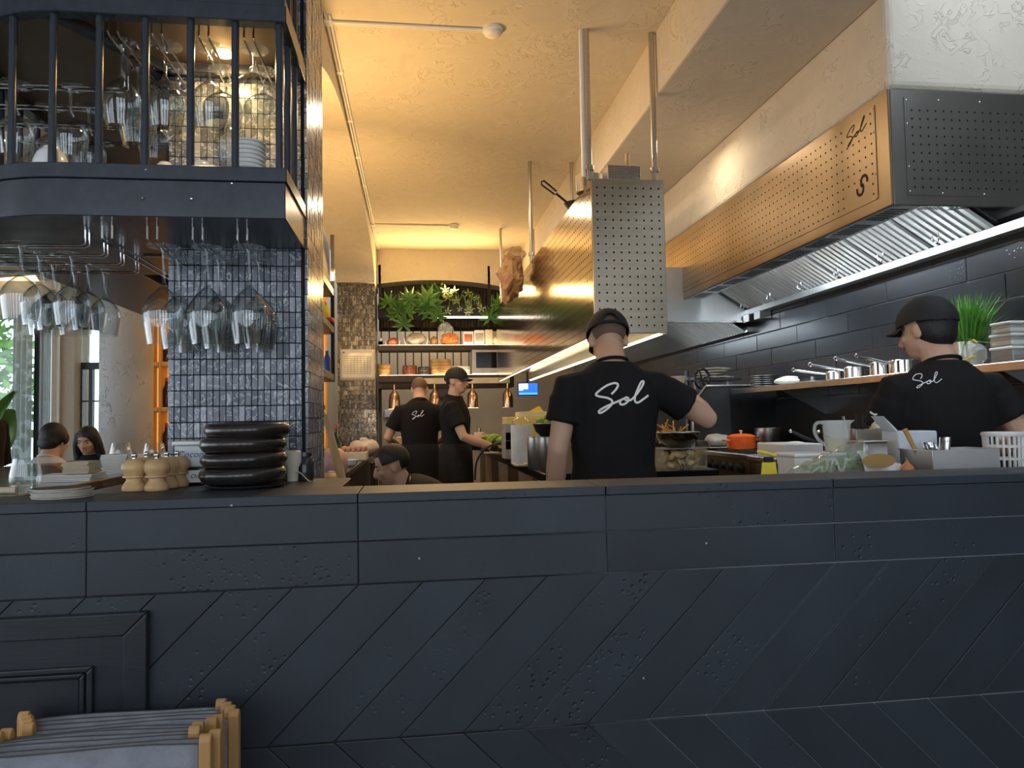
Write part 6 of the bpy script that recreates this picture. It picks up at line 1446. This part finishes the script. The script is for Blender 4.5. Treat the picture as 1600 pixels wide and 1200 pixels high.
# chives in a steel pot
p = onX(1512, 552, 2.46); t = thing('chive_pot', 'steel pot bristling with bright green chives on the wall shelf', 'plant', (2.45, onX(1514, 545, 2.45).y, SH)); rr = .064
obj('pot', B().lathe([(0, 0), (rr*.92, 0), (rr, .12), (rr*.96, .12), (rr*.9, .006), (0, .006)], 28), STEEL, t, smooth=40)
gb = B(); rnd = random.Random(4)
for k in range(420):
    a = rnd.uniform(0, 2*PI); q = rnd.uniform(0, .055); b0 = Vector((q*math.cos(a), q*math.sin(a), .10)); out = Vector((math.cos(a), math.sin(a), 0))*rnd.uniform(.0, .14)*(q/.055+.25); h = rnd.uniform(.12, .25)
    m = b0+out*.35+Vector((0, 0, h*.6)); e = b0+out+Vector((rnd.uniform(-.02, .02), rnd.uniform(-.02, .02), h)); s_ = Vector((rnd.uniform(-1, 1), rnd.uniform(-1, 1), 0)).normalized()*.0028
    gb.add([b0-s_, b0+s_, m-s_, m+s_, e], [(0, 1, 3, 2), (2, 3, 4)])
obj('chives', gb, GREENL, t)['kind'] = 'stuff'
obj('stray_blades', B().tube(cr([(-.05, -.04, .12), (-.08, -.06, .06), (-.05, -.09, .0)], 4), .0025, 5).tube(cr([(-.05, -.05, .13), (-.02, -.10, .11), (.02, -.14, .10)], 4), .0025, 5), GREENL, t)['kind'] = 'stuff'
def tub(X, Y, z, w_, d, h, label, fill, lid=WHITEP):
    t = thing('deli_tub', label, 'tub', (X, Y, z), 0, 'plastic tubs at the right end of the wall shelf')
    obj('tub', B().b2((-w_*.94, -d*.94, 0), (w_*.94, d*.94, h)), CLEARP, t, bev=.006, seg=2); obj('contents', B().b2((-w_*.88, -d*.88, .004), (w_*.88, d*.88, h*.6)), fill, t, bev=.006); obj('lid', B().b2((-w_, -d, h+.0005), (w_, d, h+.011)), lid, t, bev=.003)
    return t
SAU = pm('brown_sauce', (.22, .07, .03), .4); DK = pm('dark_fill', (.03, .03, .03), .5)
tb = [(2.38, 2.66, 0, .055, .06, .055, 'clear tub of dark filling at the bottom left of the tub stack', DK), (2.38, 2.66, .067, .055, .06, .04, 'lidded tub in the middle left of the tub stack', PAPER), (2.37, 2.65, .119, .05, .055, .035, 'small labelled tub on the upper left of the tub stack', PAPER),
      (2.45, 2.52, 0, .055, .06, .06, 'clear tub at the bottom right of the tub stack', SAU), (2.45, 2.52, .072, .055, .06, .05, 'blue-clear tub in the middle right of the tub stack', PAPER), (2.45, 2.52, .134, .055, .06, .045, 'tub of red sauce on top of the tub stack', SAU)]
for a_ in tb: tub(a_[0], a_[1], SH+a_[2], *a_[3:8])
t = thing('film_bag', 'clear film bag lying in front of the tub stack', 'bag', (2.31, 2.78, SH)); obj('film', crumple(B(), (0, 0, .05), (.035, .06, .05), 3, .35, 18, 12, 16), CLEARP, t); obj('tie', B().tube([(0, -.02, .095), (0, 0, .11), (0, .02, .10)], .003, 6), YEL, t)
t = thing('yellow_brush', 'yellow plastic brush lying on the wall shelf', 'brush', (2.31, 2.92, SH)); obj('head', B().b2((-.03, -.05, 0), (.03, .05, .022)), YEL, t, bev=.006, seg=2); obj('handle', B().tube([(0, -.05, .015), (.01, -.13, .04)], .008, 8), YEL, t, smooth=60)
# hand-wheel press and stacked cloths beyond the partition
t = thing('hand_wheel_press', 'dark press with a spoked hand wheel beyond the partition', 'machine', (2.02, 5.3, 1.0205)); o0 = Vector((2.02, 5.3, 1.0205))
obj('column', B().cyl((0, 0, 0), (0, 0, .62), .018), DARKST, t, smooth=60); obj('base', B().b2((-.10, -.08, 0), (.10, .10, .04)), DARKST, t, bev=.006)
w0 = at(1097, 592, 5.22)-o0
wh = obj('wheel', B().tube([w0+Vector((.055*math.cos(a), 0, .075*math.sin(a))) for a in [2*PI*k/24 for k in range(24)]], .010, 8, True), BLACKS, t, smooth=60)
for k in range(4): obj('spoke', B().tube([w0, w0+Vector((.055*math.cos(k*PI/2+.4), 0, .075*math.sin(k*PI/2+.4)))], .006, 6), BLACKS, wh, smooth=60)
obj('arm', B().b2((-.16, -.02, .545), (.06, .02, .575)), STEELH, t, bev=.004)
t = thing('steel_stand', 'steel stand holding a pile of cloths beyond the partition', 'stand', (2.30, 5.5, 1.0205)); obj('post', B().b2((-.14, -.02, 0), (-.11, .02, .55)), STEELH, t); obj('post', B().b2((.13, -.02, 0), (.16, .02, .55)), STEELH, t); obj('plate', B().b2((-.17, -.14, .5505), (.18, .14, .565)), DARKST, t)
for k in range(4):
    t2 = thing('kitchen_cloth', 'limp grey-beige kitchen cloth on the steel stand, %s in the heap' % ['lowest', 'second', 'third', 'top'][k], 'cloth', (2.30+random.uniform(-.03, .03), 5.5, 1.0205+.566+k*.022), .4*k, 'cloths on the steel stand')
    obj('cloth', crumple(B(), (0, 0, .012), (.15-.02*k, .11, .013), k+3, .35, 20, 8, 13), pm('grey_cloth', (.34, .32, .27), .9, 0, .25) if k % 2 else pm('beige_cloth', (.50, .44, .32), .9, 0, .2), t2); obj('corner', crumple(B(), (.09, -.05, .012), (.05, .03, .012), k+8, .4, 10, 8, 20), MATS['grey_cloth'] if 'grey_cloth' in MATS else GREYF, t2)

# ================================================================== PASS BEHIND THE LEDGE, RIGHT
PZ2 = 1.02
ps = thing('pass_counter', 'steel pass counter just behind the black ledge', 'counter')
obj('top', B().b2((.95, 2.015, PZ2-.03), (1.60, 2.44, PZ2)), STEELH, ps, bev=.003); obj('top', B().b2((1.6005, 2.015, PZ2-.03), (2.25, 2.30, PZ2)), STEELH, ps, bev=.003); obj('body', B().b2((.97, 2.02, 0), (1.58, 2.40, PZ2-.031)), STEEL, ps); obj('body', B().b2((1.585, 2.02, 0), (2.23, 2.27, PZ2-.031)), STEEL, ps)
P2 = PZ2+.0005
def b3(px, Y): return base(px, Y, P2, 720)
p = b3(1482, 2.13); w_ = wid(112, p)/2; ht = at(1482, 703, 2.09).z-P2
t = thing('gastro_pan', 'deep steel gastronorm pan holding spoons on the pass', 'pan', p)
obj('pan', B().prism([(-w_*.94, 0), (w_*.94, 0), (w_, ht), (w_*1.07, ht), (w_*1.07, ht+.003), (w_*.985, ht+.003), (w_*.92, .004), (-w_*.92, .004), (-w_*.985, ht+.003), (-w_*1.07, ht+.003), (-w_*1.07, ht), (-w_, ht)], 'y', -.075, .075), SATIN, t)
for s in (-1, 1): obj('end_wall', B().b2((-w_*.985, s*.075-.002, .001), (w_*.985, s*.075+.002, ht+.002)), pm('soft_steel', (.70, .69, .67), .52, 1.0, .05), t)
for k, (x0, ang, L, wd, lab) in enumerate(((-.040, -.45, .24, True, 'wooden-handled spatula leaning out of the gastro pan'), (-.03, .12, .19, False, 'steel tongs standing in the gastro pan'), (-.005, -.35, .185, False, 'wide steel spoon leaning in the gastro pan'), (.035, -.5, .19, False, 'second steel spoon leaning right in the gastro pan'))):
    t = thing('utensil', lab, 'utensil', p+Vector((x0, 0, .01)), 0, 'utensils in the gastro pan'); d = Vector((math.sin(ang), 0, math.cos(ang)))
    tip = Vector((0, 0, 0))+d*L; obj('shaft', B().tube([Vector((0, 0, 0)), d*L*.6], .004, 6), CHROME, t, smooth=60)
    if wd: obj('grip', B().tube([d*L*.6, tip], [.006, .008], 8), WOODF, t, smooth=60)
    else: obj('blade', B().grid(lambda u, v: d*L*.6+Vector((.020*(u-.5)*2, 0, 0))+d*L*.4*v+Vector((0, .006*math.sin(u*PI), 0)), 6, 4), STEELH, t, smooth=60, solid=.0015)
p = b3(1569, 2.22); rr = wid(54, p)/2; ht = at(1569, 678, 2.22).z-P2
t = thing('white_basket', 'white slotted plastic basket beside the right chef', 'basket', p)
for k in range(22):
    a = 2*PI*k/22; obj('slat', B().tube([(rr*.88*math.cos(a), rr*.88*math.sin(a), 0), (rr*math.cos(a), rr*math.sin(a), ht)], .0042, 5), WHITEP, t)
for j in range(6): f = j/5; obj('hoop', B().tube([(rr*(.88+.12*f)*math.cos(a), rr*(.88+.12*f)*math.sin(a), ht*f) for a in [2*PI*k/28 for k in range(28)]], .004 if j < 5 else .008, 6, True), WHITEP, t, smooth=60)
obj('bottom', B().lathe([(0, 0), (rr*.88, 0), (rr*.88, .004), (0, .004)], 24), WHITEP, t)
# white sack board
p = b3(1422, 2.245)
t = thing('white_carton', 'pale blue-white carton standing on the pass', 'carton', p, -.1); ht = at(1422, 673, 2.245).z-P2; w_ = wid(62, p)/2
obj('front', B().prism([(-w_*.7, 0), (w_, 0), (w_, ht), (-w_, ht)], 'y', -.05, .05), pm('bluish_card', (.60, .66, .72), .7), t, bev=.004); obj('flap', B().prism([(-w_, ht), (-w_*.9, ht+.002), (-w_*1.6, ht+.05)], 'y', -.04, .04), MATS['bluish_card'], t)
# measuring jug on a white tub
p = b3(1285, 2.36); zt = at(1285, 707, 2.34).z
t = thing('white_tub', 'flat white lidded tub under the measuring jug', 'tub', p-Vector((.02, 0, 0))); obj('tub', B().b2((-.11, -.06, 0), (.10, .07, zt-P2-.012)), WHITEP, t, bev=.006); obj('lid', B().b2((-.115, -.065, zt-P2-.0115), (.105, .075, zt-P2)), WHITEP, t, bev=.003)
p = base(1306, 2.36, zt+.0006); r0 = wid(42, p)/2; ht = at(1306, 657, 2.36).z-zt
t = thing('measuring_jug', 'milky plastic measuring jug half full of yellow liquid', 'jug', p)
obj('wall', B().lathe([(0, 0), (r0*.85, 0), (r0, ht), (r0*.96, ht), (r0*.82, .004), (0, .004)], 32), MILKP, t, smooth=45); obj('liquid', B().lathe([(0, .005), (r0*.81, .005), (r0*.88, ht*.45), (0, ht*.45)], 28), pm('stock_liquid', (.50, .40, .10), .2), t, smooth=45)
obj('handle', B().tube(cr([(-r0*.95, 0, ht*.93), (-r0*1.55, 0, ht*.92), (-r0*1.75, 0, ht*.7), (-r0*1.5, 0, ht*.42), (-r0*.92, 0, ht*.22)], 5), .006, 8), MILKP, t, smooth=60); obj('spout', B().prism([(r0*.9, ht*.85), (r0*1.35, ht*1.0), (r0*.9, ht*1.0)], 'y', -.012, .012), MILKP, t)
# cutlery bin, squeeze bottle, small steel bin
p = base(1349, 2.40, P2, 700); zt2 = at(1349, 671, 2.36).z
t = thing('cutlery_bin', 'square steel bin packed with knives on the pass', 'bin', p); w_ = wid(44, p)/2; hb_ = zt2-P2
obj('bin', B().prism([(-w_*.8, 0), (w_*.8, 0), (w_, hb_), (w_*1.05, hb_), (w_*1.05, hb_+.003), (w_*.95, hb_+.003), (w_*.76, .004), (-w_*.76, .004), (-w_*.95, hb_+.003), (-w_*1.05, hb_+.003), (-w_*1.05, hb_), (-w_, hb_)], 'y', -.035, .035), STEEL, t)
for s in (-1, 1): obj('end_wall', B().prism([(-w_*.8, .001), (w_*.8, .001), (w_*.97, hb_), (-w_*.97, hb_)], 'y', s*.035-.0015, s*.035+.0015), STEEL, t)
for k, (x, a, mt) in enumerate(((-.030, -.16, CHROME), (-.012, -.05, MATTEB), (0, .0, MATTEB), (.016, .25, CHROME), (.030, .12, MATTEB))):
    u = thing('table_knife', '%s knife handle sticking out of the steel bin, %s from the left' % ('silver' if mt is CHROME else 'black', ['first', 'second', 'third', 'fourth', 'last'][k]), 'knife', p+Vector((x, .0, .02)), 0, 'knives in the steel bin'); d = Vector((math.sin(a), 0, math.cos(a)))
    obj('grip', B().tube([d*(hb_-.03), d*(hb_+.03)], [.005, .0065], 8), mt, u, smooth=60); obj('blade', B().tube([d*.0, d*(hb_-.03)], .003, 5), CHROME, u, smooth=60)
p = base(1371, 2.41, P2, 700); h_ = at(1371, 646, 2.41).z-P2
t = thing('squeeze_bottle', 'pale green squeeze bottle with a bent nozzle on the pass', 'bottle', p); obj('bottle', B().lathe([(0, 0), (.020, 0), (.021, .01), (.021, h_*.72), (.016, h_*.78), (0, h_*.78)], 20), pm('pale_squeeze', (.52, .60, .40), .4), t, smooth=45); obj('cap', B().lathe([(0, h_*.782), (.018, h_*.782), (.017, h_*.86), (.006, h_*.90), (.004, h_), (0, h_)], 16), pm('cream_cap', (.66, .66, .48), .4), t, smooth=45); obj('nozzle', B().tube([(0, 0, h_*.97), (-.015, 0, h_*1.0), (-.022, 0, h_*1.02)], .0035, 6), PORC, t, smooth=60)
p = b3(1358, 2.25); t = thing('small_steel_bin', 'low steel bin in front of the cutlery bin', 'bin', p); ht = at(1358, 692, 2.2).z-P2; w_ = wid(40, p)/2
obj('bin', B().b2((-w_, -.04, 0), (w_, .04, ht)), STEEL, t, bev=.003); obj('lid', B().b2((-w_*1.06, -.043, ht+.0003), (w_*1.06, .043, ht+.006)), STEELH, t, bev=.002)
# bags in front
FILMB = thin_glass('bag_film', (.86, .90, .86), 1.45, .1, .16, (.72, .76, .68))
def wedge(px0, px1, pyl, pyr, Y, d, mat, t, nm, seed):
    a = at(px0, pyl, Y); b_ = at(px1, pyr, Y)
    def fn(u, v):
        x = a.x+(b_.x-a.x)*u; zt = a.z+(b_.z-a.z)*u; k = noise.noise(Vector((u*5+seed, v*5, 0)))*.012+noise.noise(Vector((u*12+seed, v*11, 3)))*.006
        ang = PI*v; return Vector((x, Y-d*math.cos(ang)+k, P2+(zt-P2)*math.sin(ang)**.6+k*.8))-t.location
    obj(nm, B().grid(fn, 22, 18), mat, t, smooth=75)
t = thing('greens_bag', 'clear plastic bag of green leaves slumped on the pass', 'bag', b3(1295, 2.14)); wedge(1238, 1346, 733, 686, 2.14, .05, FILMB, t, 'film', 1)
lb = B(); rnd = random.Random(6)
for k in range(60):
    f = rnd.uniform(.25, .98); a = at(1238+108*f, 733-44*f, 2.14); z = P2+(a.z-P2)*rnd.uniform(.2, .8); palmate(lb, Vector((a.x, 2.14+rnd.uniform(-.03, .03), z))-t.location, .03, rnd.uniform(0, 3), rnd.uniform(0, 6), 3)
obj('leaves', lb, pm('salad_leaf', (.20, .30, .09), .5, 0, .4, 20), t)['kind'] = 'stuff'
t = thing('flour_bag', 'white plastic bag with a tan opening lying on the pass', 'bag', b3(1368, 2.12)); wedge(1338, 1402, 706, 722, 2.13, .045, pm('white_film_bag', (.66, .66, .66), .3, 0, .08), t, 'film', 4)
q = at(1372, 720, 2.075)-t.location; obj('tan_panel', B().add([q+Vector((.055*math.cos(a), -.004, .022*math.sin(a))) for a in [2*PI*k/20 for k in range(20)]], [tuple(range(20))]), pm('tan_window', (.36, .22, .07), .5), t)
p = b3(1407, 2.10); t = thing('brown_onion', 'brown onion lying beside the white bag', 'onion', Vector((p.x, 2.07, at(1407, 732, 2.07).z-.002))); obj('bulb', B().lathe([(0, -.018), (.012, -.016), (.020, -.004), (.018, .008), (.008, .017), (.003, .026), (0, .027)], 20), pm('onion_skin', (.50, .18, .06), .35, 0, .25, 30), t, smooth=60); obj('root', B().tube([(0, 0, .026), (-.004, 0, .036)], [.003, .001], 6), BROWN, t)
ok_ = thing('onion_crate', 'small low crate under the onion behind the ledge', 'crate', (t.location.x, 2.07, P2)); obj('box', B().b2((-.05, -.035, 0), (.05, .035, t.location.z-.019-P2)), BROWN, ok_, bev=.002); obj('rim', B().b2((-.052, -.037, t.location.z-.028-P2), (.052, -.0352, t.location.z-.0195-P2)), BROWN, ok_)
# yellow scraper
p = b3(1201, 2.20); zb = at(1201, 740, 2.2).z; t = thing('yellow_scraper', 'yellow plastic scraper clipped in a black holder on the pass', 'scraper', Vector((p.x, 2.2, P2))); zz0 = zb-P2
obj('blade', B().prism([(-.030, zz0-.03), (.030, zz0-.03), (.022, zz0+.036), (-.022, zz0+.036)], 'y', -.004, .004), YEL, t, bev=.002); obj('clip', B().b2((-.014, -.008, zz0+.0365), (.014, .008, zz0+.052)), MATTEB, t, bev=.002); obj('handle', B().prism([(-.038, zz0+.068), (.022, zz0+.052), (.026, zz0+.060), (-.030, zz0+.076)], 'y', -.008, .008), YEL, t, bev=.002); obj('holder', B().b2((-.034, .0045, 0), (.034, .02, zz0+.03)), MATTEB, t, bev=.002)
